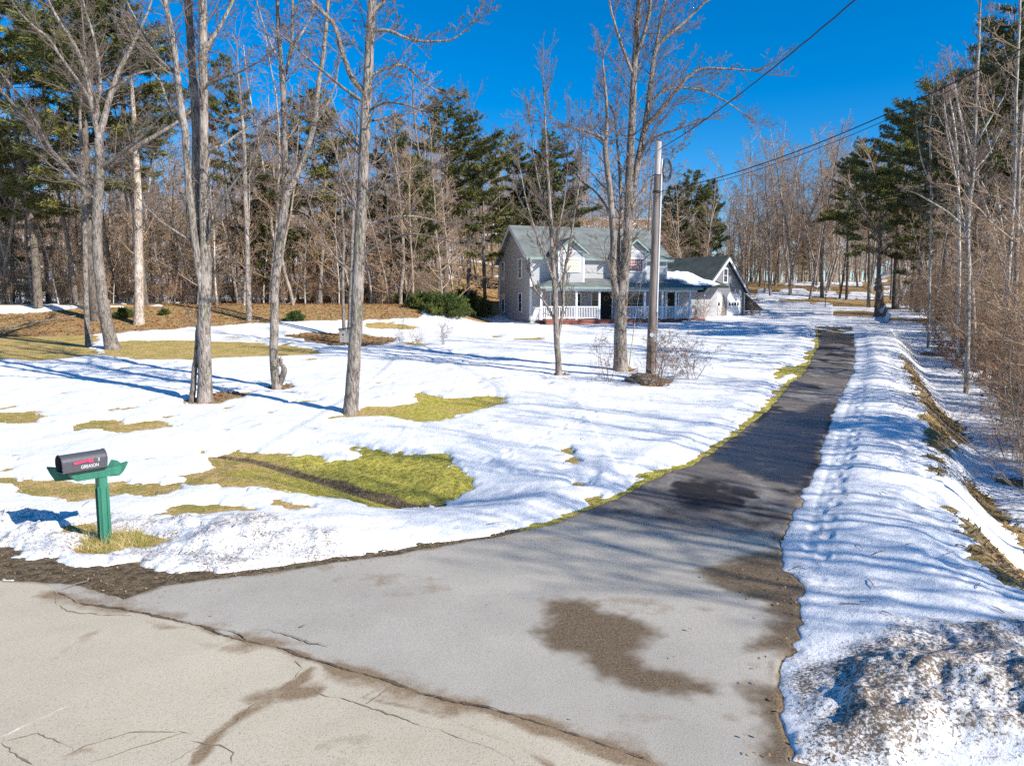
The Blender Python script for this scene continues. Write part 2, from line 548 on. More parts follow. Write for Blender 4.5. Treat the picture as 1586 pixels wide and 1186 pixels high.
def mat_snow():
    k = NM('old_snow')
    co = k.coord()
    n0 = k.noise(k.coord((1, .6, 1)), .9, 4, .6); n1 = k.noise(co, 7, 6, .65); n2 = k.noise(co, 34, 5, .75); n3 = k.noise(co, 120, 3, .7)
    base = k.mix(k.ramp(n0, [(.38, 0.), (.65, 1.)]), (.93, .915, .89), (.84, .83, .815))
    base = k.mix(k.ramp(n1, [(.45, .0), (.7, .6)]), base, (.72, .72, .72))
    base = k.mix(k.ramp(n2, [(.5, .0), (.66, .55)]), base, (.62, .61, .60))
    d = k.math('MULTIPLY', k.attr('dirt'), k.ramp(k.noise(co, 2.2, 3, .6), [(.36, .6), (.6, 1.)]))
    # grit and debris
    film = k.ramp(k.math('ADD', k.math('MULTIPLY', d, .8), k.math('MULTIPLY', k.math('SUBTRACT', n1, .5), 1.6)), [(.3, 0.), (.95, .6)])
    c = k.mix(film, base, (.52, .44, .36))
    blot = k.ramp(k.math('ADD', k.math('MULTIPLY', d, .16), k.noise(co, 16, 5, .8)), [(.62, 0.), (.72, .75)])
    c = k.mix(blot, c, (.30, .24, .18))
    sp1 = k.ramp(k.math('ADD', k.math('MULTIPLY', d, .22), n2), [(.66, 0.), (.73, 1.)])
    c = k.mix(sp1, c, (.15, .11, .075))
    sp2 = k.ramp(k.math('ADD', k.math('MULTIPLY', d, .12), n3), [(.735, 0.), (.77, .8)])
    c = k.mix(sp2, c, (.22, .16, .11))
    k.col(c); k.rough(.6); k.b.inputs['Specular IOR Level'].default_value = .25
    h = k.math('ADD', k.math('MULTIPLY', n1, 1.0), k.math('MULTIPLY', n2, .45))
    k.bump(h, .5, .045)
    return k.m


def mat_asphalt(name, drive):
    k = NM(name)
    co = k.coord()
    n0 = k.noise(co, .6, 4, .6); n1 = k.noise(co, 3.0, 5, .65); n2 = k.noise(co, 60, 4, .8); n3 = k.noise(co, 170, 2, .7)
    if drive:
        c = k.mix(k.ramp(n0, [(.35, 0.), (.65, 1.)]), (.36, .325, .265), (.46, .415, .34))
    else:
        c = k.mix(k.ramp(n0, [(.35, 0.), (.65, 1.)]), (.46, .395, .28), (.56, .48, .345))
    c = k.mix(k.ramp(n1, [(.42, 0.), (.62, .45)]), c, (.40, .36, .31) if drive else (.56, .47, .35))
    agg = k.ramp(n2, [(.34, .8), (.47, 0.)])
    c = k.mix(agg, c, (.20, .17, .145))
    c = k.mix(k.ramp(n3, [(.56, 0.), (.66, .7)]), c, (.72, .67, .60))
    n4 = k.noise(co, 95, 3, .75)
    c = k.mix(k.ramp(n4, [(.30, .85), (.38, 0.)]), c, (.10, .085, .07))
    k.rough(.85)
    seal = k.attr('seal'); wet = k.attr('wet'); stain = k.attr('stain')
    sw = k.ramp(k.math('ADD', seal, k.math('MULTIPLY', k.math('SUBTRACT', n1, .5), .55)), [(.3, 0.), (.7, 1.)])
    c = k.mix(k.math('MULTIPLY', sw, .95), c, k.mix(k.ramp(n2, [(.35, 0.), (.6, 1.)]), (.055, .047, .042), (.20, .172, .152)))
    wr_ = k.ramp(k.noise(k.coord((1, .45, 1)), 1.1, 5, .65), [(.50, 0.), (.64, .75)])
    c = k.mix(k.math('MULTIPLY', wr_, sw), c, k.mix(k.ramp(n2, [(.35, 0.), (.6, 1.)]), (.17, .15, .13), (.42, .375, .33)))
    st = k.ramp(k.math('ADD', stain, k.math('MULTIPLY', k.math('SUBTRACT', n1, .5), 1.0)), [(.3, 0.), (.62, 1.)])
    c = k.mix(k.math('MULTIPLY', st, .9), c, k.mix(k.ramp(n2, [(.35, 0.), (.6, 1.)]), (.13, .085, .045), (.30, .205, .12)))
    ws = k.ramp(k.math('ADD', k.math('ADD', wet, k.math('MULTIPLY', k.math('SUBTRACT', n1, .5), 1.1)), k.math('MULTIPLY', k.math('SUBTRACT', n2, .5), .9)), [(.28, 0.), (.72, 1.)])
    c = k.mix(ws, c, k.mix(k.ramp(n2, [(.36, 0.), (.64, 1.)]), k.mix(k.math('MULTIPLY', sw, 1.0), (.045, .030, .018), (.014, .011, .011)), k.mix(sw, (.25, .18, .11), (.05, .04, .036))))
    k.col(c)
    k.rough(k.math('SUBTRACT', .88, k.math('MULTIPLY', ws, k.math('MULTIPLY', k.attr('gloss'), .62))))
    k.l(k.math('ADD', .2, k.math('MULTIPLY', ws, k.math('MULTIPLY', k.attr('gloss'), .4))), k.b.inputs['Specular IOR Level'])
    k.bump(k.math('ADD', n2, k.math('MULTIPLY', n1, .6)), .5, .008)
    return k.m


def mat_bark(name, light, dark, moss=(.20, .24, .12), scale=1.0):
    k = NM(name)
    co = k.coord((1, 1, .22))
    f = k.noise(co, 22 * scale, 6, .7, .6)
    g = k.noise(k.coord((1, 1, .6)), 2.6, 4, .6)
    c = k.mix(k.ramp(f, [(.42, 0.), (.58, 1.)]), dark, light)
    c = k.mix(k.ramp(g, [(.50, 0.), (.66, .6)]), c, tuple(min(1, v * 1.35) for v in light))
    c = k.mix(k.ramp(g, [(.30, .55), (.42, 0.)]), c, moss)
    v = k.ramp(k.rand(), [(0., .72), (1., 1.1)])
    c = k.mix(1.0, c, v, 'MULTIPLY')
    k.col(c); k.rough(.9); k.b.inputs['Specular IOR Level'].default_value = .15
    k.bump(f, 1.0, .06)
    return k.m


def mat_twig(name, a, b):
    k = NM(name)
    c = k.mix(k.rand(), a, b)
    n = k.noise(k.coord(), 1.5, 2)
    c = k.mix(k.ramp(n, [(.35, .0), (.65, .45)]), c, tuple(v * .55 for v in a))
    k.col(c); k.rough(.85); k.b.inputs['Specular IOR Level'].default_value = .15
    return k.m


def mat_needle(name, a, b, yel):
    k = NM(name)
    n = k.noise(k.coord(), 1.1, 4, .7); n2 = k.noise(k.coord(), 9, 2)
    c = k.mix(k.ramp(n, [(.38, 0.), (.62, 1.)]), a, b)
    c = k.mix(k.ramp(k.noise(k.coord(), .55, 3, .6), [(.54, 0.), (.66, .8)]), c, yel)
    c = k.mix(1.0, c, k.ramp(n2, [(.3, .6), (.7, 1.25)]), 'MULTIPLY')
    k.col(c); k.rough(.7); k.b.inputs['Specular IOR Level'].default_value = .2
    return k.m


def mat_siding(name, c, pitch=.115):
    k = NM(name)
    tc = k.n('ShaderNodeTexCoord'); sx = k.n('ShaderNodeSeparateXYZ')
    k.l(tc.outputs['Object'], sx.inputs[0])
    fr = k.math('FRACT', k.math('DIVIDE', sx.outputs[2], pitch))
    n = k.noise(k.coord((1, 1, 3)), 1.4, 4)
    cc = k.mix(k.ramp(n, [(.35, 0.), (.65, .5)]), c, tuple(v * .86 for v in c))
    cc = k.mix(k.ramp(fr, [(.0, .55), (.12, 0.), (1., 0.)]), cc, tuple(v * .45 for v in c))
    k.col(cc); k.rough(.6)
    k.bump(fr, .8, .02)
    return k.m


def mat_shingle(name, a, b):
    k = NM(name)
    br = k.n('ShaderNodeTexBrick')
    br.inputs['Scale'].default_value = 1.0
    br.inputs['Brick Width'].default_value = .33; br.inputs['Row Height'].default_value = .14
    br.inputs['Mortar Size'].default_value = .012
    br.inputs['Color1'].default_value = (*a, 1); br.inputs['Color2'].default_value = (*b, 1)
    br.inputs['Mortar'].default_value = (*[v * .5 for v in a], 1)
    k.l(k.coord(), br.inputs['Vector'])
    n = k.noise(k.coord(), 1.2, 5, .6)
    c = k.mix(k.ramp(n, [(.38, 0.), (.64, .55)]), br.outputs['Color'], tuple(v * 1.6 for v in b))
    k.col(c); k.rough(.9); k.bump(br.outputs['Fac'], .4, .01)
    return k.m


M = dict(
    ground=mat_ground(), snow=mat_snow(), road=mat_asphalt('road_asphalt', False), drive=mat_asphalt('drive_asphalt', True),
    bark=mat_bark('grey_bark', (.36, .31, .27), (.085, .07, .058)),
    barkd=mat_bark('dark_bark', (.23, .19, .16), (.07, .055, .045)),
    barkw=mat_bark('woods_bark', (.54, .45, .375), (.17, .13, .105)),
    birch=mat_bark('birch_bark', (.58, .54, .49), (.22, .18, .15), (.45, .42, .34), .6),
    twig=mat_twig('twigs', (.26, .20, .165), (.17, .13, .11)),
    twigw=mat_twig('woods_twigs', (.45, .325, .225), (.31, .215, .15)),
    twigr=mat_twig('red_twigs', (.52, .35, .22), (.38, .25, .16)),
    needle=mat_needle('pine_needles', (.070, .080, .028), (.15, .155, .05), (.30, .28, .05)),
    needle2=mat_needle('yew_needles', (.05, .08, .02), (.09, .115, .03), (.19, .20, .035)),
    siding=mat_siding('grey_clapboard', (.46, .458, .47)),
    sidingg=mat_siding('weathered_siding', (.18, .185, .20), .13),
    shingle=mat_shingle('green_shingles', (.125, .138, .128), (.16, .175, .163)),
    shingled=mat_shingle('dark_shingles', (.03, .04, .037), (.05, .062, .055)),
    white=simple('white_trim', (.84, .84, .85), (.74, .75, .77), 3, .5),
    gtrim=simple('green_trim', (.24, .33, .285), (.19, .27, .23), 3, .5),
    deck=simple('red_deck', (.30, .10, .07), (.22, .075, .055), 6, .7),
    found=simple('concrete', (.38, .38, .39), (.28, .28, .29), 5, .9, .3),
    dark=simple('dark_void', (.02, .02, .022), (.03, .03, .03), 2, .8),
    curtain=simple('cream_curtain', (.62, .60, .42), (.45, .44, .30), 9, .8),
    redcurt=simple('red_curtain', (.42, .12, .08), (.28, .08, .06), 9, .8),
    door=simple('grey_door', (.46, .45, .46), (.32, .31, .32), 2.5, .6),
    lathe=simple('weathered_planks', (.33, .31, .29), (.20, .185, .17), 6, .9, .4, (1, 1, .2)),
    green=simple('green_paint', (.045, .20, .135), (.028, .14, .09), 14, .45, .25, (1, 1, .15)),
    mblack=simple('mailbox_black', (.055, .055, .065), (.075, .075, .085), 60, .42, .15, spec=.5),
    flag=simple('flag_red', (.75, .06, .14), (.62, .04, .10), 30, .4),
    letter=simple('white_lettering', (.66, .65, .64), (.5, .5, .5), 50, .5),
    pole=simple('pole_wood', (.11, .085, .075), (.27, .225, .20), 5, .9, .5, (1, 1, .12)),
    polet=simple('pole_top_wood', (.48, .45, .43), (.34, .32, .30), 8, .9, .4, (1, 1, .15)),
    conduit=simple('grey_conduit', (.60, .62, .66), (.52, .54, .58), 8, .5),
    cable=simple('cable', (.025, .025, .03), (.035, .035, .04), 8, .6),
    steel=simple('galvanised', (.55, .57, .58), (.42, .44, .46), 14, .35, metal=.7),
    rock=simple('rock', (.11, .09, .075), (.20, .17, .14), 9, .95, .8, bd=.05),
    leaf=simple('dead_leaves', (.40, .18, .07), (.22, .10, .05), 2.5, .85),
    leaf2=simple('litter_leaves', (.40, .27, .15), (.16, .095, .055), 9, .85),
    grass=simple('grass_blades', (.60, .45, .20), (.26, .25, .06), 5, .9),
    crack=simple('crack_debris', (.07, .05, .035), (.17, .125, .08), 30, .95, .6),
    crackf=simple('hairline_debris', (.20, .155, .11), (.32, .26, .19), 12, .95),
    tar=simple('faded_stain', (.37, .30, .22), (.30, .24, .17), 20, .95),
    paint=simple('worn_paint', (.74, .72, .68), (.6, .57, .52), 30, .9),
    yellow=simple('yellow_guard', (.45, .42, .12), (.36, .33, .1), 8, .6),
    glassm=None,
)
k = NM('window_glass'); k.col((.035, .04, .05)); k.rough(.08); k.b.inputs['Specular IOR Level'].default_value = .6
M['glass'] = k.m
k = NM('roof_snow')
n = k.noise(k.coord(), 4, 4); k.col(k.mix(k.ramp(n, [(.4, 0.), (.7, 1.)]), (.92, .93, .95), (.8, .82, .86))); k.rough(.6); k.bump(n, .4, .05)
M['rsnow'] = k.m

# ------------------------------------------------------------------ ground, snow, asphalt
g_o = grid_mesh('ground', np.where(asd_n < -.25, ground_z - .06, ground_z), np.ones(gx.shape, bool), M['ground'], {k: attr[k] for k in ('leaf', 'green', 'dirt')})
s_o = grid_mesh('snow', snow_z, T > -.035, M['snow'], {'dirt': dirtv})

wetP = [W([(845, 930), (900, 928), (960, 955), (1000, 965), (1020, 985), (985, 1010), (1000, 1035), (1050, 1045), (1110, 1060), (1105, 1076), (1040, 1078), (980, 1070), (930, 1050), (905, 1020), (850, 1005), (830, 980), (850, 955)]),
        W([(1205, 850), (1130, 868), (1070, 885), (1100, 905), (1150, 925), (1186, 935), (1195, 960), (1190, 982), (1155, 1000), (1160, 1008), (1195, 1010), (1203, 1030), (1196, 1055), (1145, 1060), (1150, 1085), (1178, 1110), (1184, 1190), (1300, 1190), (1300, 850)]),
        W([(1250, 755), (1180, 745), (1120, 720), (1090, 712), (1150, 672), (1190, 640), (1240, 640), (1260, 625), (1310, 625), (1270, 700)]),
        W([(1268, 506), (1320, 506), (1322, 530), (1270, 535)]),
        W([(1170, 830), (1100, 800), (1040, 790), (1080, 770), (1150, 780), (1240, 760), (1215, 850)])]
wet = np.zeros(gx.shape); gloss = np.full(gx.shape, .15)
for i, p in enumerate(wetP):
    d = poly_sd(gx, gy, p, 1.0)
    wgt = sstep(.30, -.30, d) * (1, .95, .75, .8, .45)[i]
    wet = np.maximum(wet, wgt)
    if i in (2, 3):
        gloss = np.maximum(gloss, sstep(.2, -.2, d))
wet = np.maximum(wet, .95 * sstep(.0, .32, fbm(gx / 1.1, gy / 1.7, 83, 4)) * sstep(9.5, 12, gy) * (gx > 0))
gloss = np.maximum(gloss, 1.0 * sstep(.15, .4, fbm(gx / .8, gy / 1.6, 84, 3)) * (gy > 12))
seal = sstep(8.9, 11.6, gy + .22 * gx + .7 * fbm(gx / 1.5, gy / 1.5, 81, 2)) * .8
stain = np.zeros(gx.shape)
for pts, wd, s_ in (([(300, 1186), (330, 1150), (370, 1115), (420, 1085), (460, 1060), (480, 1040)], .07, .8),
                    ([(395, 1085), (440, 1078), (490, 1075)], .11, .8),
                    ([(180, 945), (232, 955), (312, 972), (335, 985), (430, 1006), (520, 1036)], .06, .8), ([(250, 950), (300, 985), (420, 1010), (560, 1050), (700, 1100)], .09, .45),
                    ([(520, 1036), (600, 1058), (650, 1078), (700, 1092), (820, 1120), (900, 1150), (1010, 1190)], .09, .95),
                    ([(600, 1062), (560, 1085), (640, 1100), (700, 1120), (800, 1160), (850, 1190)], .05, .7),
                    ([(0, 1160), (60, 1185)], .04, .6), ([(100, 1180), (130, 1165), (165, 1175)], .05, .5),
                    ([(0, 1075), (40, 1050), (90, 1020), (160, 975)], .10, .35),
                    ([(530, 985), (560, 930), (600, 880), (640, 850)], .09, .30)):
    d, _ = line_side(gx, gy, W(pts))
    d = d + .05 * fbm(gx / .25, gy / .25, 101, 3)
    wv = wd * (1 + 1.5 * fbm(gx / .5, gy / .5, 102, 3)); wv = np.maximum(wv, .02)
    stain = np.maximum(stain, s_ * (.75 + .8 * fbm(gx / .8, gy / .8, 103, 2)) * np.exp(-(d / wv) ** 2))
stain = np.maximum(stain, .45 * sstep(.25, .02, -asd) * (gy < 14))
d, _ = line_side(gx, gy, CR)
stain = np.maximum(stain, .42 * np.exp(-(d / .28) ** 2) * (1 + 1.2 * fbm(gx / .5, gy / .3, 104, 3)))
stain = np.maximum(stain, .36 * sstep(.1, .55, fbm(gx / 1.3, gy / .8, 105, 4)) * (gy < 12))
rsd = poly_sd(gx, gy, ROADP, 60)
az = ground_z + np.clip(-asd_n * .35, -.06, .014)
at_ = {'wet': wet, 'gloss': gloss, 'seal': seal, 'stain': stain}
grid_mesh('driveway', az, asd_n < .1, M['drive'], at_)
rz = ground_z + np.clip(-asd_n * .35, -.06, .022) + np.clip(-rsd * .5, -.03, .004)
at2 = {'wet': wet * .9, 'gloss': gloss, 'seal': seal * 0, 'stain': stain}
grid_mesh('road', rz, (asd_n < .1) & (rsd < .06), M['road'], at2)


def asphalt_z(x, y):
    return gz(x, y) + .026


# ------------------------------------------------------------------ cracks: thin ribbons of debris lying in the road
def ribbon(lines, name, mat, width, lift=.0045, parent=None, jitter=.012):
    co = []; F = []
    for li, pts in enumerate(lines):
        w = W(pts)
        seg = []
        for i in range(len(w) - 1):
            n = max(2, int(np.linalg.norm(w[i + 1] - w[i]) / .035))
            for j in range(n):
                seg.append(w[i] + (w[i + 1] - w[i]) * j / n)
        seg.append(w[-1]); seg = np.array(seg)
        t = np.gradient(seg, axis=0); t /= np.linalg.norm(t, axis=1)[:, None] + 1e-9
        nrm = np.stack([-t[:, 1], t[:, 0]], 1)
        ph = 17.3 * li
        s = np.arange(len(seg)) * .035
        off = jitter * 3 * vnoise(s * 6 + ph, s * 0 + 3, 5) + jitter * 2 * vnoise(s * 22 + ph, s * 0, 6)
        wd = width * (.9 + 1.5 * vnoise(s * 4 + ph, s * 0 + 9, 7) + 1.0 * vnoise(s * 19 + ph, s * 0 + 9, 8))
        wd = np.maximum(wd, width * .15)
        wd[:4] *= np.linspace(.2, 1, 4); wd[-4:] *= np.linspace(1, .2, 4)
        c = seg + nrm * off[:, None]
        a = c + nrm * wd[:, None]; b = c - nrm * wd[:, None]
        za = G(a[:, 0], a[:, 1]) + .026 + lift; zb = G(b[:, 0], b[:, 1]) + .026 + lift
        k0 = len(co)
        for i in range(len(seg)):
            co.append((a[i, 0], a[i, 1], za[i])); co.append((b[i, 0], b[i, 1], zb[i]))
        for i in range(len(seg) - 1):
            F.append((k0 + 2 * i, k0 + 2 * i + 1, k0 + 2 * i + 3, k0 + 2 * i + 2))
    return mesh_np(name, np.array(co), np.array(F), mat)


def tagk(o, kind):
    o['kind'] = kind
    return o


tagk(ribbon([crack_px], 'road_crack', M['crack'], .016), 'structure')
fine = [[(85, 918), (88, 935), (105, 950), (150, 956), (205, 958)], [(490, 1075), (520, 1085), (560, 1096), (600, 1112), (680, 1135), (760, 1165), (800, 1186)],
        [(10, 1152), (60, 1140), (100, 1160), (120, 1175)], [(100, 1180), (140, 1158), (200, 1140), (280, 1138), (300, 1142)],
        [(140, 1186), (200, 1166), (250, 1152), (290, 1140)], [(300, 1150), (340, 1160), (362, 1172), (360, 1190)], [(0, 1158), (30, 1172), (50, 1190)],
        [(460, 1025), (470, 1040), (440, 1070), (400, 1092), (360, 1125), (310, 1160), (260, 1190)],
        [(405, 978), (440, 985), (480, 1000), (510, 1005)], [(312, 972), (340, 978), (370, 985), (385, 996)], [(570, 1096), (580, 1085), (600, 1068)]]
tagk(ribbon(fine, 'hairline_crack', M['crackf'], .0055, .006), 'structure')
tagk(ribbon([[(0, 1148), (40, 1130), (75, 1112), (100, 1098), (125, 1088)]], 'worn_edge_line', M['paint'], .014, .0055, jitter=.02), 'structure')
# ------------------------------------------------------------------ helpers for things
def tag(o, label, cat, group=None):
    o['label'] = label; o['category'] = cat
    if group:
        o['group'] = group
    return o


def thing(name, label, cat, loc=(0, 0, 0), rz=0, group=None):
    o = bpy.data.objects.new(name, None)
    o.empty_display_size = .2
    COL.objects.link(o)
    o.location = loc; o.rotation_euler = (0, 0, rz)
    return tag(o, label, cat, group)


# ------------------------------------------------------------------ branching
def tubes(branches, name, mat, parent, sides=None):
    """branches: list of (pts list, radii list). One mesh of tapered tubes."""
    groups = {}
    for pts, rad in branches:
        r = max(rad)
        n = sides or (12 if r > .12 else 8 if r > .05 else 5 if r > .02 else 3)
        groups.setdefault(n, []).append((pts, rad))
    CO = []; FF = []; base = 0
    for n, bs in groups.items():
        P = np.array([p for b in bs for p in b[0]], float)
        Rr = np.array([r for b in bs for r in b[1]], float)
        ln = np.array([len(b[0]) for b in bs])
        st = np.concatenate([[0], np.cumsum(ln)[:-1]])
        bid = np.repeat(np.arange(len(bs)), ln)
        first = np.zeros(len(P), bool); first[st] = True
        last = np.zeros(len(P), bool); last[st + ln - 1] = True
        nx = np.where(last, np.arange(len(P)), np.arange(len(P)) + 1)
        pv = np.where(first, np.arange(len(P)), np.arange(len(P)) - 1)
        t = P[nx] - P[pv]; t /= np.linalg.norm(t, axis=1)[:, None] + 1e-9
        ov = P[st + ln - 1] - P[st]; ov /= np.linalg.norm(ov, axis=1)[:, None] + 1e-9
        ref = np.where(np.abs(ov[:, 2:3]) > .7, np.array([[1., 0, 0]]), np.array([[0, 0, 1.]]))
        ref = ref[bid]
        u = np.cross(t, ref); u /= np.linalg.norm(u, axis=1)[:, None] + 1e-9
        v = np.cross(t, u)
        ang = np.linspace(0, 2 * np.pi, n, endpoint=False)
        ring = P[:, None, :] + Rr[:, None, None] * (np.cos(ang)[None, :, None] * u[:, None, :] + np.sin(ang)[None, :, None] * v[:, None, :])
        CO.append(ring.reshape(-1, 3))
        i0 = np.nonzero(~last)[0]
        k = np.arange(n); k2 = (k + 1) % n
        a = base + i0[:, None] * n + k; b = base + i0[:, None] * n + k2
        c = base + (i0[:, None] + 1) * n + k2; d = base + (i0[:, None] + 1) * n + k
        FF.append(np.stack([a, b, c, d], -1).reshape(-1, 4))
        base += len(P) * n
    return mesh_np(name, np.concatenate(CO), np.concatenate(FF), mat, parent, smooth=True)


UPV = Vector((0, 0, 1))


def rdir(d, a):
    """unit vector at angle a from d, random azimuth"""
    r = Vector((random.gauss(0, 1), random.gauss(0, 1), random.gauss(0, 1)))
    r -= d * r.dot(d)
    if r.length < 1e-4:
        r = Vector((1, 0, 0))
    r.normalize()
    return (d * math.cos(a) + r * math.sin(a)).normalized()


def shoot(out, p, d, L, r, lev, P):
    n = (7, 6, 4, 3)[min(lev, 3)]
    pts = [p.copy()]; rad = [r]
    wob = P['wob'][min(lev, len(P['wob']) - 1)]; tr = P['trop'][min(lev, len(P['trop']) - 1)]
    for i in range(n):
        d = (d + Vector((random.gauss(0, wob), random.gauss(0, wob), random.gauss(0, wob) + tr))).normalized()
        p = p + d * (L / n)
        pts.append(p); rad.append(max(P['rmin'], r * (1 - .8 * (i + 1) / n)))
    out.setdefault(lev, []).append((pts, rad))
    if lev < P['max']:
        kids(out, pts, rad, L, lev, P)


def kids(out, pts, rad, L, lev, P, n=None, f0=None, Lk=None):
    n = n if n is not None else P['kids'][min(lev, len(P['kids']) - 1)]
    f0 = f0 if f0 is not None else P['f0'][min(lev, len(P['f0']) - 1)]
    m = len(pts) - 1
    for j in range(n):
        f = f0 + (1 - f0) * ((j + random.random()) / n)
        s = min(f * m, m - 1e-4); i = int(s); u = s - i
        q = pts[i].lerp(pts[i + 1], u)
        dd = (pts[i + 1] - pts[i]).normalized()
        a = R(random.uniform(*P['ang'][min(lev, len(P['ang']) - 1)]))
        nd = rdir(dd, a)
        if lev >= 1 and nd.z < -.2:
            nd.z *= -.5; nd.normalize()
        l = (Lk or L * P['ratio'][min(lev, len(P['ratio']) - 1)]) * (1.08 - .65 * (f - f0) / (1 - f0 + 1e-6)) * random.uniform(.55, 1.15)
        rr = min(rad[i] * .6, max(P['rmin'], l * .012))
        shoot(out, q, nd, l, rr, lev + 1, P)


def flat(out, levs):
    return [b for k, v in out.items() if k in levs for b in v]


WOODS = dict(wob=(.05, .13, .18, .2), trop=(.02, .07, .03, .02), rmin=.0075, max=3, kids=(34, 9, 6), f0=(.2, .2, .2), ang=((38, 75), (30, 65), (30, 60)), ratio=(.24, .42, .45))


def bare_tree(name, H, r, P, bark, twig, lean=.04, fork=False):
    root = bpy.data.objects.new(name, None); root.empty_display_size = .2
    COL.objects.link(root)
    out = {}
    d = Vector((random.uniform(-lean, lean), random.uniform(-lean, lean), 1)).normalized()
    if fork:
        h0 = H * random.uniform(.18, .4)
        shoot(out, Vector((0, 0, -.4)), d, h0 + .4, r, 0, dict(P, max=0))
        pts, rad = out[0][0]
        rad[:] = [r * (1 - .15 * i / (len(rad) - 1)) for i in range(len(rad))]
        for s in range(random.choice((2, 2, 3))):
            shoot(out, pts[-1] - d * .1, rdir(d, R(random.uniform(8, 22))), H - h0, r * .66, 0, dict(P, kids=(max(8, int(P['kids'][0] * .6)),) + P['kids'][1:], f0=(.12,) + P['f0'][1:]))
    else:
        shoot(out, Vector((0, 0, -.4)), d, H, r, 0, P)
    b0 = out[0][0]
    b0[1][0] = b0[1][0] * 1.25
    tubes(flat(out, (0,)), 'trunk', M[bark], root)
    tubes(flat(out, (1, 2, 3)), 'crown', M[twig], root)
    return root


def pine(name, H, r, f0=.28, spread=.24, gap=.55, mat='needle', tuft=.22, dens=1.0, lop=0):
    root = bpy.data.objects.new(name, None); root.empty_display_size = .2
    COL.objects.link(root)
    out = {}
    tp = []; p = Vector((0, 0, -.4)); d = Vector((random.uniform(-.02, .02), random.uniform(-.02, .02), 1))
    n = 12
    for i in range(n + 1):
        tp.append(p.copy()); d = (d + Vector((random.gauss(0, .012), random.gauss(0, .012), 0))).normalized(); p = p + d * (H + .4) / n
    tr = [max(.02, r * (1 - i / n) ** .8) for i in range(n + 1)]
    br = []; tips = []
    z = H * f0
    while z < H * .99:
        s = (z + .4) / (H + .4) * n; i = min(int(s), n - 1); c = tp[i].lerp(tp[i + 1], s - i)
        f = (z - H * f0) / (H * (1 - f0))
        prof = (math.sin(min(1, f * 1.6 + .28) * math.pi * .5)) * (1 - f) ** .62 * 1.25
        nb = random.randint(4, 6)
        a0 = random.uniform(0, 6.28)
        for k in range(nb):
            if random.random() < .10:
                continue
            a = a0 + k * 6.283 / nb + random.uniform(-.35, .35)
            L = max(.5, H * spread * prof * random.uniform(.55, 1.25)) * (1 + lop * math.cos(a))
            el = .05 + .55 * f + random.uniform(-.12, .18)
            dd = Vector((math.cos(a), math.sin(a), el)).normalized()
            q = c.copy(); pts = [q.copy()]; m = 5
            for j in range(m):
                dd = (dd + Vector((random.gauss(0, .08), random.gauss(0, .08), random.gauss(0, .05) + (.05 if j > 1 else -.05)))).normalized()
                q = q + dd * L / m; pts.append(q.copy())
            rr = max(.012, min(tr[i] * .4, L * .014))
            br.append((pts, [rr * (1 - .8 * j / m) for j in range(m + 1)]))
            ns = max(3, int(L * 3.6 * dens))
            for j in range(ns):
                g = .25 + .75 * (j + random.random()) / ns
                s2 = min(g * m, m - .001); i2 = int(s2)
                q = pts[i2].lerp(pts[i2 + 1], s2 - i2)
                bd = (pts[i2 + 1] - pts[i2]).normalized()
                side = bd.cross(UPV).normalized() * random.choice((-1, 1))
                sd = (bd * .7 + side * random.uniform(.3, 1.1) + UPV * random.uniform(-.05, .45)).normalized()
                sl = L * .22 * (1.2 - .6 * g) + .25
                e = q + sd * sl
                br.append(([q, q.lerp(e, .5) + Vector((0, 0, .02)), e], [.008, .006, .004]))
                nt = max(2, int(sl * 5.0 * dens))
                for t in range(nt):
                    tips.append((q.lerp(e, (t + .6) / nt) + Vector((random.gauss(0, .05), random.gauss(0, .05), random.gauss(0, .04))), sd))
        z += gap * random.uniform(.7, 1.25) * (1 + .5 * (1 - f))
    # low dead stubs
    for j in range(14):
        zz = random.uniform(H * .08, H * f0); s = (zz + .4) / (H + .4) * n; i = min(int(s), n - 1); c = tp[i].lerp(tp[i + 1], s - i)
        a = random.uniform(0, 6.28); L = random.uniform(.5, 2.)
        e = c + Vector((math.cos(a), math.sin(a), random.uniform(-.1, .3))) * L
        br.append(([c, c.lerp(e, .5), e], [.016, .01, .005]))
    tubes([(tp, tr)], 'trunk', M['barkd'], root)
    cr = tubes(br, 'crown', M['barkd'], root)
    # needle tufts
    T_ = len(tips)
    C = np.array([t[0] for t in tips]); D = np.array([t[1] for t in tips])
    nb = 15
    dirs = rng.normal(0, 1, (T_, nb, 3)); dirs /= np.linalg.norm(dirs, axis=2)[:, :, None]
    dirs = dirs * .85 + D[:, None, :] * .7 + np.array([0, 0, .15]); dirs /= np.linalg.norm(dirs, axis=2)[:, :, None]
    Ln = tuft * rng.uniform(.6, 1.25, (T_, nb, 1))
    sd = np.cross(dirs, rng.normal(0, 1, (T_, nb, 3))); sd /= np.linalg.norm(sd, axis=2)[:, :, None] + 1e-9
    w = tuft * .075
    p0_ = C[:, None, :] + sd * w * .35; p1_ = C[:, None, :] - sd * w * .35
    m0 = C[:, None, :] + dirs * Ln * .55 - sd * w; m1 = C[:, None, :] + dirs * Ln * .55 + sd * w
    tp_ = C[:, None, :] + dirs * Ln
    co = np.stack([p0_, p1_, m0, m1, tp_], 2).reshape(-1, 3)
    b = np.arange(T_ * nb) * 5
    q = np.stack([b, b + 1, b + 2, b + 3], 1); tr_ = np.stack([b + 3, b + 2, b + 4], 1)
    mesh_np('needles', co, q, M[mat], cr, tris=tr_)
    return root


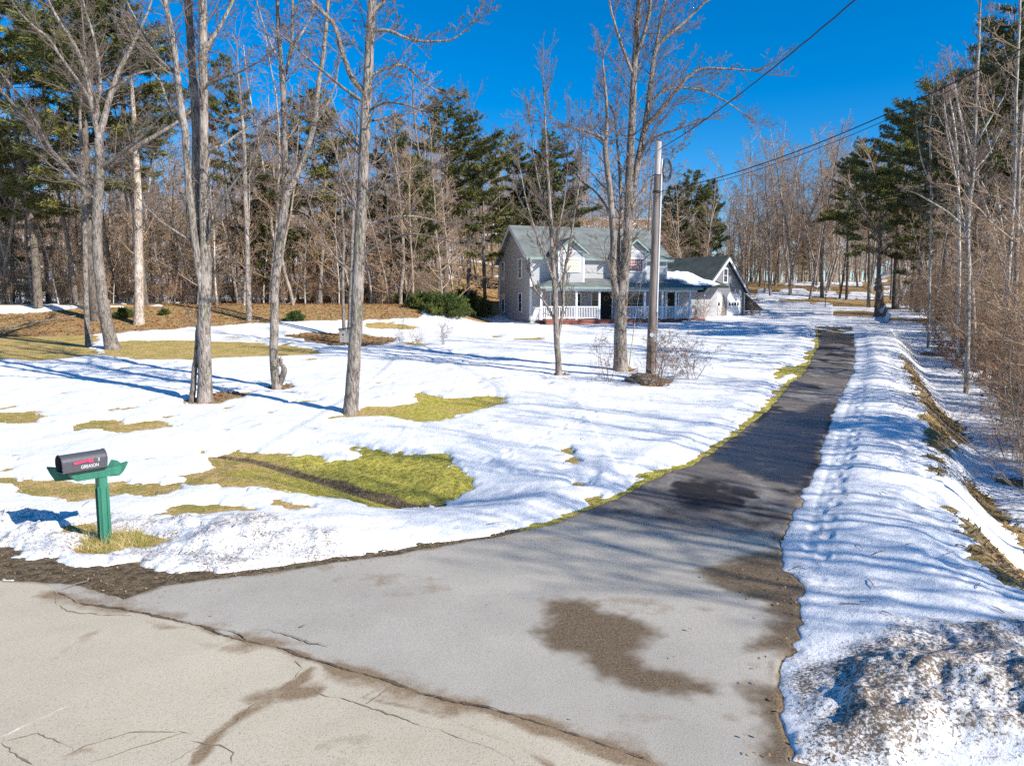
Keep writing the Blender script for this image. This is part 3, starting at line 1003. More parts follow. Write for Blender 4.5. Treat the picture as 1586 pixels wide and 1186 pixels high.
def leaves_on(branches, n, size, name, mat, parent, droop=.3):
    pts = [p for b in branches for p in b[0][1:]]
    sel = [random.choice(pts) for _ in range(n)]
    C = np.array([list(p) for p in sel]) + rng.normal(0, .05, (n, 3))
    u = rng.normal(0, 1, (n, 3)); u[:, 2] -= droop; u /= np.linalg.norm(u, axis=1)[:, None]
    v = np.cross(u, rng.normal(0, 1, (n, 3))); v /= np.linalg.norm(v, axis=1)[:, None]
    s = size * rng.uniform(.6, 1.3, (n, 1))
    co = np.stack([C, C + u * s * .5 + v * s * .3, C + u * s, C + u * s * .5 - v * s * .3], 1).reshape(-1, 3)
    b = np.arange(n) * 4
    return mesh_np(name, co, np.stack([b, b + 1, b + 2, b + 3], 1), M[mat], parent)


def copy_tree(src):
    c = src.copy(); COL.objects.link(c)
    for ch in list(src.children):
        d = ch.copy(); COL.objects.link(d); d.parent = c
        for g in ch.children:
            e = g.copy(); COL.objects.link(e); e.parent = d
    return c


# ------------------------------------------------------------------ hero trees, each limb followed from the photograph
HERO = dict(wob=(.05, .12, .16, .2), trop=(.03, .05, .03, .02), rmin=.0065, max=3, kids=(10, 8, 6), f0=(.2, .15, .2), ang=((30, 65), (25, 60), (25, 60)), ratio=(.3, .42, .45))


def hero(name, label, base, limbs, trunk_n=1, bark='bark', twig='twig', dens=1.0, Lmax=2.6, P=HERO, depth=None, split=1.8, low=None):
    if depth:
        b = at(base[0], base[1], depth); b.z = gz(b.x, b.y)
    else:
        b = on_ground(*base, f=G)
    root = thing(name, label, 'tree', (b.x, b.y, b.z - .02))
    Y0 = b.y; k = Y0 / FPX
    tr = []; cr = {}; hero_limbs = []
    ends = {}
    for i, (pl, dy) in enumerate(limbs):
        pts = []; rad = []
        n = len(pl)
        # start depth follows whichever earlier limb passes nearest
        ys = Y0
        x0, y0_ = pl[0][0], pl[0][1]
        best = 1e9
        for (ax, ay, yy) in ends.get('all', []):
            dd = (ax - x0) ** 2 + (ay - y0_) ** 2
            if dd < best:
                best = dd; ys = yy
        tot = 0
        if best < 24 ** 2 and i > 0 and not (i < trunk_n and abs(y0_ - base[1]) < 12):
            q_ = min(ends['all'], key=lambda a: (a[0] - x0) ** 2 + (a[1] - y0_) ** 2)
            pl = [(q_[0], q_[1], pl[0][2])] + list(pl[1:])
        for j, q in enumerate(pl):
            if j:
                tot += math.hypot(q[0] - pl[j - 1][0], q[1] - pl[j - 1][1])
            Y = ys + dy * tot * k
            w = at(q[0], q[1], Y)
            if i < trunk_n and j == 0 and abs(q[1] - base[1]) < 12:
                w.z = gz(w.x, w.y) - .08
            pts.append(w); rad.append(q[2] * k * .8)
            if j:
                o_ = pl[j - 1]; Yo = ends['all'][-1][2]
                for u_ in range(1, 6):
                    t_ = u_ / 6
                    ends['all'].append((o_[0] + (q[0] - o_[0]) * t_, o_[1] + (q[1] - o_[1]) * t_, Yo + (Y - Yo) * t_))
            ends.setdefault('all', []).append((q[0], q[1], Y))
        # refine with smooth interpolation
        P2 = []; R2 = []
        for j in range(len(pts) - 1):
            a0 = pts[max(0, j - 1)]; a1 = pts[j]; a2 = pts[j + 1]; a3 = pts[min(len(pts) - 1, j + 2)]
            m = 4
            for u in range(m):
                t = u / m
                v = .5 * ((2 * a1) + (a2 - a0) * t + (2 * a0 - 5 * a1 + 4 * a2 - a3) * t * t + (3 * a1 - a0 - 3 * a2 + a3) * t ** 3)
                P2.append(v + Vector((random.gauss(0, .006), random.gauss(0, .006), 0))); R2.append((rad[j] + (rad[j + 1] - rad[j]) * t) * random.uniform(.96, 1.04))
        P2.append(pts[-1]); R2.append(rad[-1])
        if i < trunk_n and pl[0][1] > base[1] - 14:
            for q, f in ((0, 1.22), (1, 1.08)):
                R2[q] *= f
        P2 = [p - root.location for p in P2]
        (tr if max(R2) > split * k * 1.0 and i < trunk_n else hero_limbs).append((P2, R2))
        # shoots along the limb
        L = sum((P2[j + 1] - P2[j]).length for j in range(len(P2) - 1))
        f0 = .05
        if i < trunk_n:
            f0 = low if low is not None else .45
        nk = int(L * (1 - f0) * 3.2 * dens)
        tip = R2[-1] < 3.5 * k
        kids(cr, P2, R2, L, 0, P, n=nk, f0=f0, Lk=min(Lmax, max(.8, L * .38)))
        if tip:
            for _ in range(3):
                dd = (P2[-1] - P2[-2]).normalized()
                shoot(cr, P2[-1], rdir(dd, R(random.uniform(5, 25))), min(Lmax, L * .35), R2[-1] * .9, 1, P)
    tk = []
    for t in tr:
        tk.append(tubes([t], 'trunk', M[bark], root))
    if hero_limbs:
        for l in hero_limbs:
            tubes([l], 'limb', M[bark], root)
    tubes([b_ for lv in cr.values() for b_ in lv], 'crown', M[twig], root)
    return root, cr, hero_limbs


hero('maple_tree', 'broad bare maple forking low, left of the twin-stemmed clump, standing in brown grass', (175, 541), [
    ([(175, 541, 13), (163, 490, 10.5), (155, 430, 9.5), (150, 370, 9), (152, 300, 9), (155, 260, 8.5), (153, 215, 7.5)], 0),
    ([(153, 215, 6.5), (165, 170, 5.5), (180, 120, 4.5), (200, 80, 3.5), (215, 50, 2.5), (232, 10, 1.7), (245, -40, 1)], .15),
    ([(172, 145, 3.5), (200, 120, 3), (230, 110, 2), (262, 105, 1.2)], .3),
    ([(153, 215, 5), (142, 165, 4.5), (135, 120, 4), (115, 70, 3.5), (90, 30, 2.5), (75, 0, 2), (55, -60, 1)], -.2),
    ([(141, 160, 3.5), (120, 125, 3), (95, 90, 2.6), (75, 60, 2.2), (45, 35, 1.8), (20, 5, 1.3), (0, -30, .8)], -.4),
    ([(155, 270, 6), (180, 250, 5), (210, 228, 4.5), (250, 205, 3.5), (280, 185, 2.5), (310, 160, 1.5)], .5),
    ([(154, 262, 4.5), (185, 240, 4), (215, 215, 3), (240, 190, 2), (260, 170, 1)], -.4),
    ([(150, 300, 5), (120, 278, 4.5), (90, 245, 4.5), (60, 215, 4), (35, 180, 3.5), (10, 150, 3), (-30, 105, 2)], .3),
    ([(153, 215, 4.5), (150, 170, 4), (155, 130, 3.2), (150, 80, 2.8), (140, 40, 2.2), (128, 0, 1.7), (120, -60, 1)], .35),
    ([(80, 236, 3), (62, 200, 2.6), (42, 165, 2.2), (15, 130, 1.7), (-10, 100, 1)], -.3),
], dens=1.1, Lmax=2.4, low=.6)
hero('birch_tree', 'thin pale bare tree close left of the broad maple', (138, 536), [
    ([(138, 536, 6), (134, 480, 5), (132, 400, 4.5), (130, 300, 4), (127, 240, 3.5), (124, 170, 2.6), (134, 120, 2), (130, 60, 1.3), (125, 0, .8)], .1),
], bark='bark', dens=.8, Lmax=1.6, low=.3)
hero('ash_tree', 'tall bare clump of several grey stems rising from one base with brown leaves', (312, 622), [
    ([(318, 622, 14.5), (317, 560, 12), (316, 500, 12), (318, 430, 11), (316, 300, 8.5), (315, 101, 7.5), (314, 0, 7), (312, -150, 5), (318, -320, 2)], 0),
    ([(313, 440, 9), (306, 350, 9), (304, 300, 8.5), (304, 202, 8), (298, 101, 8), (291, 0, 7), (285, -150, 5), (280, -300, 2)], .06),
    ([(311, 480, 7), (305, 400, 7), (293, 298, 7), (286, 202, 6.5), (277, 141, 6), (268, 63, 5), (255, 0, 4.5), (235, -90, 3), (220, -160, 1.4)], -.08),
    ([(296, 622, 6), (302, 570, 5.5), (309, 500, 5.5), (312, 470, 5)], .05),
    ([(318, 90, 4), (335, 50, 3.5), (355, 15, 3), (375, -30, 2)], .3),
    ([(318, 150, 3.5), (345, 120, 3), (375, 110, 2), (402, 95, 1.2)], -.3),
    ([(270, 120, 3.5), (245, 90, 3), (220, 50, 2.4), (200, 10, 1.8), (180, -30, 1)], .3),
    ([(323, 395, 4), (330, 350, 3.5), (345, 310, 3), (365, 280, 2), (392, 240, 1.2)], -.3),
    ([(310, 385, 2.5), (275, 360, 2), (240, 335, 1.5), (210, 300, .9)], -.4),
    ([(284, 190, 3), (262, 170, 2.4), (250, 130, 2), (225, 100, 1.3)], .5),
    ([(318, 240, 3), (345, 225, 2.6), (372, 205, 2), (400, 195, 1.2)], .4),
], trunk_n=4, dens=.9, Lmax=2.2, low=.5)
hero('poplar_tree', 'slender bare tree forking into a narrow V above a broken stub', (430, 602), [
    ([(430, 602, 9.5), (424, 560, 8), (425, 500, 8), (427, 430, 8), (435, 360, 8), (443, 305, 8)], 0),
    ([(442, 310, 6.5), (441, 240, 6), (440, 180, 5.5), (437, 120, 5), (432, 60, 4), (430, 0, 3.5), (426, -110, 2)], .1),
    ([(445, 308, 6.5), (460, 270, 5.5), (475, 230, 5.5), (487, 190, 5), (492, 140, 4.5), (500, 90, 4), (505, 40, 3.5), (508, 0, 3), (512, -100, 1.5)], -.1),
    ([(438, 125, 3.5), (450, 80, 3.2), (453, 30, 3), (452, -60, 2)], .3),
    ([(452, 100, 3), (462, 60, 2.4), (472, 45, 1.6), (485, 20, 1)], .3),
    ([(487, 190, 2.8), (505, 165, 2.2), (520, 130, 1.6), (525, 90, 1)], .3),
    ([(436, 100, 2.6), (420, 70, 2), (405, 30, 1.6), (395, -10, 1)], -.3),
    ([(436, 602, 5.5), (440, 575, 6), (437, 566, 4)], -.02),
], dens=.9, Lmax=1.7, low=.75)
hero('ash_tree', 'tall straight grey trunk on the patch of green grass in the middle of the lawn', (543, 641), [
    ([(543, 641, 14.5), (548, 560, 12.5), (553, 480, 12), (556, 400, 11.5), (560, 330, 11), (563, 250, 10), (567, 160, 9.2), (572, 80, 8.6), (575, 20, 8), (580, -60, 7), (588, -180, 5), (592, -330, 2)], 0),
    ([(560, 152, 6), (545, 120, 5), (530, 80, 4.5), (518, 40, 4), (500, 20, 3.5), (480, 0, 3), (460, -30, 2)], .2),
    ([(557, 153, 3.5), (530, 135, 3), (500, 110, 2.5), (470, 85, 2), (450, 65, 1.2)], -.3),
    ([(578, 20, 5), (592, 5, 4.5), (605, -15, 4), (645, -70, 3)], .2),
    ([(580, 52, 3.5), (600, 48, 3.5), (630, 60, 3), (660, 65, 2.5), (700, 62, 1.8), (722, 45, 1)], -.2),
    ([(577, 118, 3), (595, 108, 3), (622, 101, 2.8), (640, 112, 2.2), (655, 128, 2), (680, 142, 1.2)], .3),
    ([(573, 175, 2.6), (595, 160, 2.3), (625, 162, 1.8), (652, 172, 1.2)], -.4),
    ([(572, 187, 2.6), (600, 182, 2), (640, 175, 1.6), (662, 165, 1)], .4),
    ([(568, 300, 2.5), (590, 285, 2.2), (620, 270, 1.6), (662, 262, 1)], -.4),
    ([(565, 350, 2.4), (600, 338, 2.2), (640, 335, 1.8), (690, 345, 1.2)], .3),
    ([(563, 395, 2.6), (595, 375, 2.3), (640, 362, 1.8), (700, 375, 1.2)], -.3),
    ([(550, 330, 2.4), (520, 300, 2.2), (490, 285, 1.7), (460, 290, 1)], .3),
    ([(549, 420, 2.4), (520, 400, 2), (495, 360, 1.6), (480, 320, 1)], -.3),
    ([(556, 230, 2.6), (530, 205, 2.2), (505, 200, 1.6), (480, 185, 1)], .3),
], dens=1.0, Lmax=2.2, low=.32)
hero('young_maple_tree', 'two thin bare stems just behind the straight grey trunk beside the birdhouse', (540, 520), [
    ([(541, 521, 4.5), (543, 450, 4), (546, 380, 3.5), (547, 300, 3), (552, 220, 2), (556, 160, 1)], .05),
    ([(533, 521, 3.5), (531, 440, 3), (532, 380, 2.6), (528, 300, 2), (522, 240, 1)], .05),
], trunk_n=2, dens=.8, Lmax=2.2, low=.35)
hero('young_maple_tree', 'young thin bare tree with upswept twigs in front of the porch', (866, 581), [
    ([(866, 581, 6.5), (862, 520, 5.5), (860, 460, 5), (856, 400, 4.5), (852, 330, 3.5), (848, 260, 2.5), (845, 200, 1.8), (843, 150, 1)], 0),
    ([(868, 530, 3.2), (872, 480, 3), (873, 430, 2.6), (882, 380, 2.2), (892, 320, 1.5), (900, 270, .8)], .1),
    ([(861, 500, 2.6), (845, 470, 2.2), (830, 450, 1.6), (822, 430, 1)], .1),
    ([(859, 440, 2.6), (845, 400, 2.4), (830, 360, 2), (815, 310, 1.4), (805, 260, .8)], -.2),
    ([(856, 400, 2.4), (866, 350, 2), (875, 300, 1.5), (880, 240, .9)], .2),
    ([(853, 350, 2.2), (838, 300, 1.8), (828, 250, 1.4), (822, 200, .8)], .2),
], dens=.85, Lmax=2.0, low=.3, P=dict(HERO, trop=(.1, .14, .1, .08), ang=((20, 40), (20, 40), (20, 45))))
hero('maple_tree', 'large bare tree beside the utility pole, dark twin stems over a thick pale base', (960, 574), [
    ([(961, 574, 13.5), (961, 520, 12.5), (962, 470, 12), (966, 430, 11)], 0),
    ([(966, 440, 10), (972, 370, 9), (974, 290, 7.8), (978, 200, 6.8), (982, 120, 6), (986, 40, 5), (989, 0, 4.5), (992, -130, 2.5)], .05),
    ([(955, 480, 7), (950, 430, 6.5), (950, 370, 6), (945, 300, 5.5), (938, 240, 5), (936, 220, 4), (925, 210, 3), (905, 203, 2), (885, 198, 1.2)], -.1),
    ([(938, 235, 3.5), (940, 180, 3), (937, 130, 2.3), (933, 90, 1.3)], .1),
    ([(972, 400, 6), (980, 300, 6), (990, 240, 6), (1000, 190, 5), (1008, 130, 4.5), (1015, 80, 4), (1030, 60, 3.5), (1060, 35, 3), (1090, 5, 2)], .15),
    ([(998, 200, 4), (1020, 175, 4), (1040, 150, 3.5), (1060, 125, 3), (1085, 108, 2.6), (1120, 107, 2), (1165, 110, 1.2)], -.2),
    ([(1003, 168, 3), (1025, 142, 2.8), (1050, 137, 2.5), (1085, 140, 2), (1120, 155, 1.5), (1150, 175, 1)], .3),
    ([(1010, 110, 3.5), (1020, 50, 3), (1030, 0, 2.5), (1042, -60, 1.5)], .3),
    ([(982, 125, 3.5), (970, 90, 3), (956, 50, 2.5), (946, 15, 2), (940, -20, 1)], -.2),
    ([(985, 240, 3), (1010, 215, 2.4), (1050, 200, 1.8), (1090, 186, 1)], -.3),
    ([(986, 100, 4), (1001, 40, 3.5), (1008, 0, 3), (1016, -90, 2)], -.2),
    ([(977, 330, 2.6), (1000, 290, 2.2), (1030, 260, 1.7), (1060, 220, 1)], .3),
    ([(948, 330, 2.6), (925, 300, 2), (900, 280, 1.6), (880, 250, 1)], .2),
    ([(958, 470, 4.5), (957, 400, 4.2), (962, 330, 3.6), (958, 250, 2.6), (952, 180, 1.4)], .25),
], trunk_n=3, bark='bark', dens=1.25, Lmax=2.4, low=.35)
hero('oak_tree', 'single dark leafless tree on the snow at the top of the driveway', (1357, 491), [
    ([(1357, 491, 4.6), (1360, 460, 4.0), (1361, 430, 3.8), (1362, 390, 3.5), (1364, 350, 3), (1360, 300, 2.5), (1352, 260, 1.5)], 0),
    ([(1363, 370, 2.2), (1340, 330, 1.8), (1318, 290, 1.2)], .3), ([(1364, 345, 2.2), (1385, 310, 1.7), (1400, 270, 1)], -.3),
    ([(1362, 395, 2), (1390, 370, 1.6), (1420, 350, 1)], .3),
], bark='barkd', twig='twigw', dens=1.2, Lmax=3.2, low=.4)
# pale birches in the thicket at the right
BP = dict(HERO, kids=(9, 7, 5))
hero('birch_tree', 'forked white birch, the brightest stem in the thicket at right', (1500, 560), [
    ([(1500, 560, 4.4), (1500, 450, 4.4), (1499, 340, 4.2), (1506, 280, 4), (1510, 200, 3.6), (1513, 120, 3.2), (1517, 40, 2.2), (1520, -40, 1.2)], 0),
    ([(1500, 300, 3), (1497, 250, 2.8), (1490, 200, 2.2), (1478, 130, 1.4)], .2), ([(1510, 230, 2.5), (1530, 190, 2), (1555, 150, 1.2)], -.2),
    ([(1502, 290, 2.6), (1490, 270, 2.2), (1472, 215, 1.6), (1462, 160, 1)], -.2), ([(1505, 270, 2.2), (1530, 240, 1.7), (1552, 200, 1)], .2),
    ([(1500, 350, 2.2), (1470, 330, 1.8), (1420, 300, 1.2)], .2)], bark='birch', dens=1.1, depth=27, Lmax=1.8, low=.25, P=BP)
hero('birch_tree', 'slim white birch rising at the far right edge of the thicket', (1552, 620), [
    ([(1552, 620, 3.6), (1560, 450, 3.6), (1570, 300, 3.4), (1574, 150, 2.8), (1580, 0, 2), (1582, -80, 1)], 0),
    ([(1570, 300, 2.2), (1595, 250, 1.7), (1620, 180, 1)], .2), ([(1566, 350, 2.2), (1535, 310, 1.8), (1510, 260, 1)], .2)], bark='birch', dens=1.0, depth=25, Lmax=1.6, low=.25, P=BP)
hero('birch_tree', 'thin white birch left of the forked birch, its top bent over the thicket', (1488, 500), [
    ([(1488, 500, 2.6), (1486, 400, 2.8), (1484, 300, 2.8), (1480, 210, 2), (1470, 150, 1.1)], 0)], bark='birch', dens=1.2, depth=34, Lmax=1.6, low=.3, P=BP)
hero('birch_tree', 'faint grey-white birch in front of the dark pine beyond the driveway', (1440, 500), [
    ([(1440, 500, 2.2), (1441, 400, 2.4), (1443, 300, 2.4), (1440, 210, 1.8), (1444, 150, 1)], 0),
    ([(1441, 290, 1.6), (1428, 250, 1.4), (1420, 200, .9)], .2)], bark='birch', dens=1.2, depth=42, Lmax=2.2, low=.3, P=BP)
# woods-edge stems pale enough to single out
hero('poplar_tree', 'pale slender bare tree with steep fan of branches, between the pines left of the house', (725, 430), [
    ([(725, 430, 3.2), (725, 350, 3), (726, 290, 2.6), (727, 230, 1.6), (730, 180, .9)], 0),
    ([(726, 370, 1.8), (745, 340, 1.5), (775, 300, 1)], .2), ([(726, 340, 1.6), (705, 290, 1.3), (690, 250, .8)], .1), ([(726, 320, 1.6), (750, 270, 1.3), (765, 230, .8)], -.2)],
    depth=62, dens=1.2, Lmax=3.2, low=.3, P=dict(HERO, rmin=.008))
hero('poplar_tree', 'pale straight bare tree at the wood edge left of the slender V-forked tree', (385, 470), [
    ([(385, 470, 5), (383, 380, 4.6), (380, 300, 4.2), (378, 220, 3.4), (372, 150, 2), (368, 90, 1)], 0),
    ([(380, 280, 2), (395, 250, 1.7), (410, 200, 1)], .2)], depth=48, dens=1.0, Lmax=3, low=.35, P=dict(HERO, rmin=.007))
hero('oak_tree', 'stout pale trunk at the wood edge between the broad maple and the stem clump', (214, 478), [
    ([(214, 478, 9), (215, 420, 8), (214, 360, 7.5), (213, 300, 7), (210, 230, 5.5), (206, 160, 3.5), (200, 90, 1.6)], 0)], depth=47, bark='barkw', dens=1.0, Lmax=3.4, low=.3, P=dict(HERO, rmin=.007))
# ------------------------------------------------------------------ woodland: variants, then individual copies
SUNX, SUNY = .823, -.568
variants = {'bare': [], 'pine': [], 'sap': [], 'brush': []}
for i in range(8):
    variants['bare'].append(bare_tree('hardwood_tree', (17, 19, 16, 20, 15, 18, 17, 14)[i], (.15, .19, .12, .21, .10, .16, .13, .09)[i], dict(WOODS, f0=((.22, .2, .35, .16, .12, .3, .25, .1)[i], .2, .2), kids=((32, 38, 28, 36, 26, 40, 30, 30)[i], 9, 6)), 'barkw' if i % 3 else 'bark', 'twigw', .05, fork=i in (1, 5)))
for i in range(3):
    variants['bare'].append(bare_tree('hardwood_tree', (16, 18, 13)[i], (.10, .13, .08)[i], WOODS, ('birch', 'barkd', 'birch')[i], 'twigw', .08, fork=i == 0))
variants['sparse'] = [bare_tree('hardwood_tree', (17, 19, 18)[i], (.10, .13, .09)[i], dict(WOODS, kids=(22, 7, 4), f0=(.3, .2, .2), trop=(.02, .10, .05, .02)), 'bark', 'twig', .10, fork=i == 1) for i in range(3)]
for i in range(5):
    variants['pine'].append(pine('pine_tree', (20, 17, 22, 15, 12)[i], (.26, .2, .28, .18, .13)[i], (.40, .34, .50, .24, .12)[i], (.22, .23, .18, .22, .2)[i], (.75, .7, .8, .6, .5)[i], dens=(1.15, 1.2, 1.1, 1.2, 1.3)[i], tuft=.32, lop=(.1, .2, .15, 0, 0)[i]))
SAP = dict(WOODS, kids=(22, 8, 5), f0=(.12, .15, .2), rmin=.006, ratio=(.34, .42, .45))
for i in range(4):
    variants['sap'].append(bare_tree('sapling', (6, 8, 5, 7)[i], (.035, .05, .03, .04)[i], SAP, ('barkw', 'birch', 'barkw', 'bark')[i], ('twigw', 'twigr', 'twigr', 'twigw')[i], .15))


def shrub(name, H, n, r, twig, spread=.5, leaf=0, leafm='leaf', lsize=.08, P=None, bark='barkw', base_r=.12):
    root = bpy.data.objects.new(name, None); root.empty_display_size = .2
    COL.objects.link(root)
    out = {}
    P = P or dict(WOODS, kids=(9, 5, 3), f0=(.25, .2, .2), rmin=.0035, ratio=(.38, .45, .5), max=2, wob=(.1, .15, .2), trop=(.05, .03, .03))
    for i in range(n):
        d = Vector((random.gauss(0, spread), random.gauss(0, spread), 1)).normalized()
        shoot(out, Vector((random.gauss(0, base_r), random.gauss(0, base_r), -.08)), d, H * random.uniform(.6, 1.1), r * random.uniform(.6, 1.1), 0, P)
    tubes(flat(out, (0,)), 'stems', M[bark], root)
    c = tubes(flat(out, (1, 2, 3)), 'twigs', M[twig], root)
    if leaf:
        leaves_on(flat(out, (1, 2)), leaf, lsize, 'leaves', leafm, root)
    return root


for i in range(4):
    variants['brush'].append(shrub('brush_shrub', (3.0, 4.2, 2.4, 3.4)[i], (12, 12, 16, 12)[i], .018, ('twigr', 'twigw', 'twigr', 'twigw')[i], (.3, .25, .45, .35)[i], (0, 0, 260, 420)[i]))
beech = shrub('beech_shrub', 2.2, 7, .02, 'twigr', .4, 900, lsize=.10)

used = {}


def place(kind, x, y, s, label, cat, group, rz=None, idx=None, sink=0., name=None, zs=1.):
    vs = variants[kind]
    i = idx if idx is not None else random.randrange(len(vs))
    src = vs[i]
    if not used.get((kind, i)):
        o = src; used[(kind, i)] = 1
    else:
        o = copy_tree(src)
    o.location = (x, y, gz(x, y) - sink)
    o.rotation_euler = (0, 0, random.uniform(0, 6.28) if rz is None else rz)
    o.scale = (s, s, s * zs)
    return tag(o, label, cat, group)


def pxof(x, y, z):
    v = Vector((x, y, z)) - CAM
    dep = v.y * cp - v.z * sp
    return CX + FPX * v.x / dep


HX, HY = 1.37, 54.0
hu = Vector((.961, .276)); hv = Vector((-.276, .961))


def blocked(x, y):
    q = Vector((x - HX, y - HY)); a = q.dot(hu); b = q.dot(hv)
    if -5.5 < a < 24 and -9 < b < 13.5:
        return True
    return False


# ---- pines, placed where their crowns stand against the sky
def pine_at(px, ytop, Y, label, idx=None, wide=1.0, group='white pines'):
    b = at(px, 480, Y)
    top = at(px, ytop, Y).z; g = gz(b.x, b.y)
    i = idx if idx is not None else random.randrange(5)
    H0 = (20, 17, 22, 15, 12)[i]
    H = top - g
    s = H / H0
    o = place('pine', b.x, b.y, s, label, 'pine tree', group, idx=i)
    o.scale = (s * wide, s * wide, s)
    return o


pine_at(150, -45, 48, 'huge dark pine rising out of the picture behind the broad maple', 0, 1.35)
pine_at(60, 30, 51, 'big dark pine at the far left behind the broad maple', 1, 1.3)
pine_at(222, -20, 53, 'tall dark pine right behind the bare clump of stems, its top out of sight', 2, 1.3)
pine_at(20, 190, 62, 'shorter pine at the left edge of the woodland', 3, 1.1)
pine_at(372, 90, 55, 'thin-crowned pine between the stem clump and the V-forked tree', 2, .8)
pine_at(475, 148, 57, 'rounded green pine seen between the stems of the V-forked tree', 3, 1.3)
pine_at(420, 290, 56, 'low young pine below the V-forked tree at the wood edge', 4, 1.0)
pine_at(605, 185, 60, 'dark pine just right of the straight grey trunk', 3, .9)
pine_at(690, 140, 60, 'tall layered pine standing against the sky left of the house', 0, 1.2)
pine_at(752, 215, 62, 'green pine on the right flank of the tallest pine left of the house', 1, 1.0)
pine_at(815, 212, 74, 'pine above the left half of the house roof', 1, 1.15)
pine_at(868, 205, 76, 'broad pine above the middle of the house roof', 3, 1.25)
pine_at(840, 240, 71, 'lower pine tucked between the two pines over the house roof', 4, 1.2)
pine_at(650, 250, 56, 'middle-sized pine left of the tallest pine, over the leafy bank', 3, 1.0)
pine_at(405, 230, 62, 'slim pine between the stem clump and the rounded green pine', 4, .8)
pine_at(1065, 262, 84, 'rounded pine to the right of the utility pole', 3, 1.1)
pine_at(1098, 280, 92, 'small pine right beside the rounded one beyond the garage', 4, .8)
pine_at(1035, 290, 88, 'pine partly behind the utility pole', 4, 1)
pine_at(1310, 245, 92, 'narrow pine at the far end of the clearing', 2, .8)
pine_at(1345, 215, 82, 'dark pine at the left end of the pine wall beyond the driveway', 1, .95)
pine_at(1385, 160, 70, 'dark pine near the middle of the pine wall beyond the driveway', 0, 1.0)
pine_at(1420, 138, 62, 'highest pine of the pine wall over the driveway', 1, 1.15)
pine_at(1460, 150, 56, 'spreading pine behind the faint grey-white birch', 0, 1.05)
pine_at(1500, 60, 46, 'gappy dark pine with bare stubs jutting left over the thicket', 2, 1.1)
pine_at(1550, 5, 42, 'tall pine filling the upper right corner', 0, 1.15)
pine_at(1590, 40, 38, 'pine at the right edge behind the slim white birch', 1, 1.1)
pine_at(1410, 300, 66, 'young pine low down in the pine wall', 3, 1.0)
pine_at(1240, 330, 120, 'distant pine deep in the woods beyond the clearing', 4, 1.1)

# ---- hardwoods
placed = []


def ok(x, y, dmin):
    for (a, b) in placed:
        if (a - x) ** 2 + (b - y) ** 2 < dmin * dmin:
            return False
    return True


def scatter(n, region, kind, dmin, srange, labelf, cat, group, idxs=None, tries=60):
    c = 0
    for _ in range(n * tries):
        x, y = region()
        if blocked(x, y) or not ok(x, y, dmin):
            continue
        placed.append((x, y))
        px = pxof(x, y, gz(x, y))
        place(kind, x, y, random.uniform(*srange), labelf(px, y), cat, group, idx=random.choice(idxs) if idxs else None, zs=random.uniform(.92, 1.1))
        c += 1
        if c >= n:
            break
    return c


def wedge(px0, px1, y0, y1, pw=1.0):
    def f():
        y = y0 + (y1 - y0) * random.random() ** pw
        return ((random.uniform(px0, px1) - CX) / FPX * y, y)
    return f


def lab_left(px, y):
    near = y < 62
    if px < 130:
        return 'bare grey hardwood %s the far left woodland' % ('at the front of' if near else 'deep inside')
    if px < 300:
        return 'bare hardwood %s the dark pines left of the stem clump' % ('in front of' if near else 'among')
    if px < 420:
        return 'bare hardwood %s between the stem clump and the V-forked tree' % ('at the wood edge' if near else 'deep in the woods')
    if px < 545:
        return 'bare hardwood %s between the V-forked tree and the straight trunk' % ('at the wood edge' if near else 'deep in the woods')
    if px < 660:
        return 'bare hardwood %s right of the straight grey trunk' % ('above the leafy bank' if near else 'deep in the woods')
    return 'bare hardwood %s left of the house gable' % ('above the leafy bank' if near else 'deep in the woods')


GR = 'bare hardwoods of the woodland'
scatter(66, wedge(-130, 770, 52.5, 64), 'bare', 1.7, (.72, 1.0), lab_left, 'tree', GR)
scatter(70, wedge(-160, 780, 64, 88, .8), 'bare', 2.2, (.72, 1.0), lab_left, 'tree', GR)
scatter(36, wedge(760, 1130, 74, 104, .8), 'bare', 2.2, (.68, .92), lambda p, y: 'bare hardwood behind the %s' % ('left part of the house roof' if p < 900 else 'right part of the house roof' if p < 1030 else 'garage roof'), 'tree', GR)
scatter(60, wedge(1140, 1350, 90, 130, .8), 'bare', 2.0, (1.0, 1.35), lambda p, y: 'tall bare tree at the %s end of the snowy clearing' % ('left' if p < 1215 else 'middle of the far' if p < 1280 else 'right'), 'tree', GR)
scatter(34, wedge(1370, 1500, 68, 100), 'bare', 1.8, (.75, 1.0), lambda p, y: 'bare tree under the pine wall right of the driveway top', 'tree', GR)


def right_region(y0, y1, near=3.4, wid=5.):
    def f():
        y = random.uniform(y0, y1)
        # east of the ditch
        bx = np.interp(y, BERM[::-1][:, 1][np.argsort(BERM[::-1][:, 1])], BERM[::-1][:, 0][np.argsort(BERM[::-1][:, 1])]) if y > 5 else 8
        for _k in range(20):
            x = bx + near + random.random() ** 1.5 * (wid + y * .32)
            if x / y < .76 or y > 45:
                break
        if y > 42:
            x = max(x, y * random.uniform(.565, .8))
        return (x, y)
    return f


scatter(40, right_region(24, 66), 'bare', 1.5, (.6, 1.0), lambda p, y: 'thin bare tree standing in the thicket right of the ditch', 'tree', GR, idxs=[2, 4, 6, 7, 8, 10])
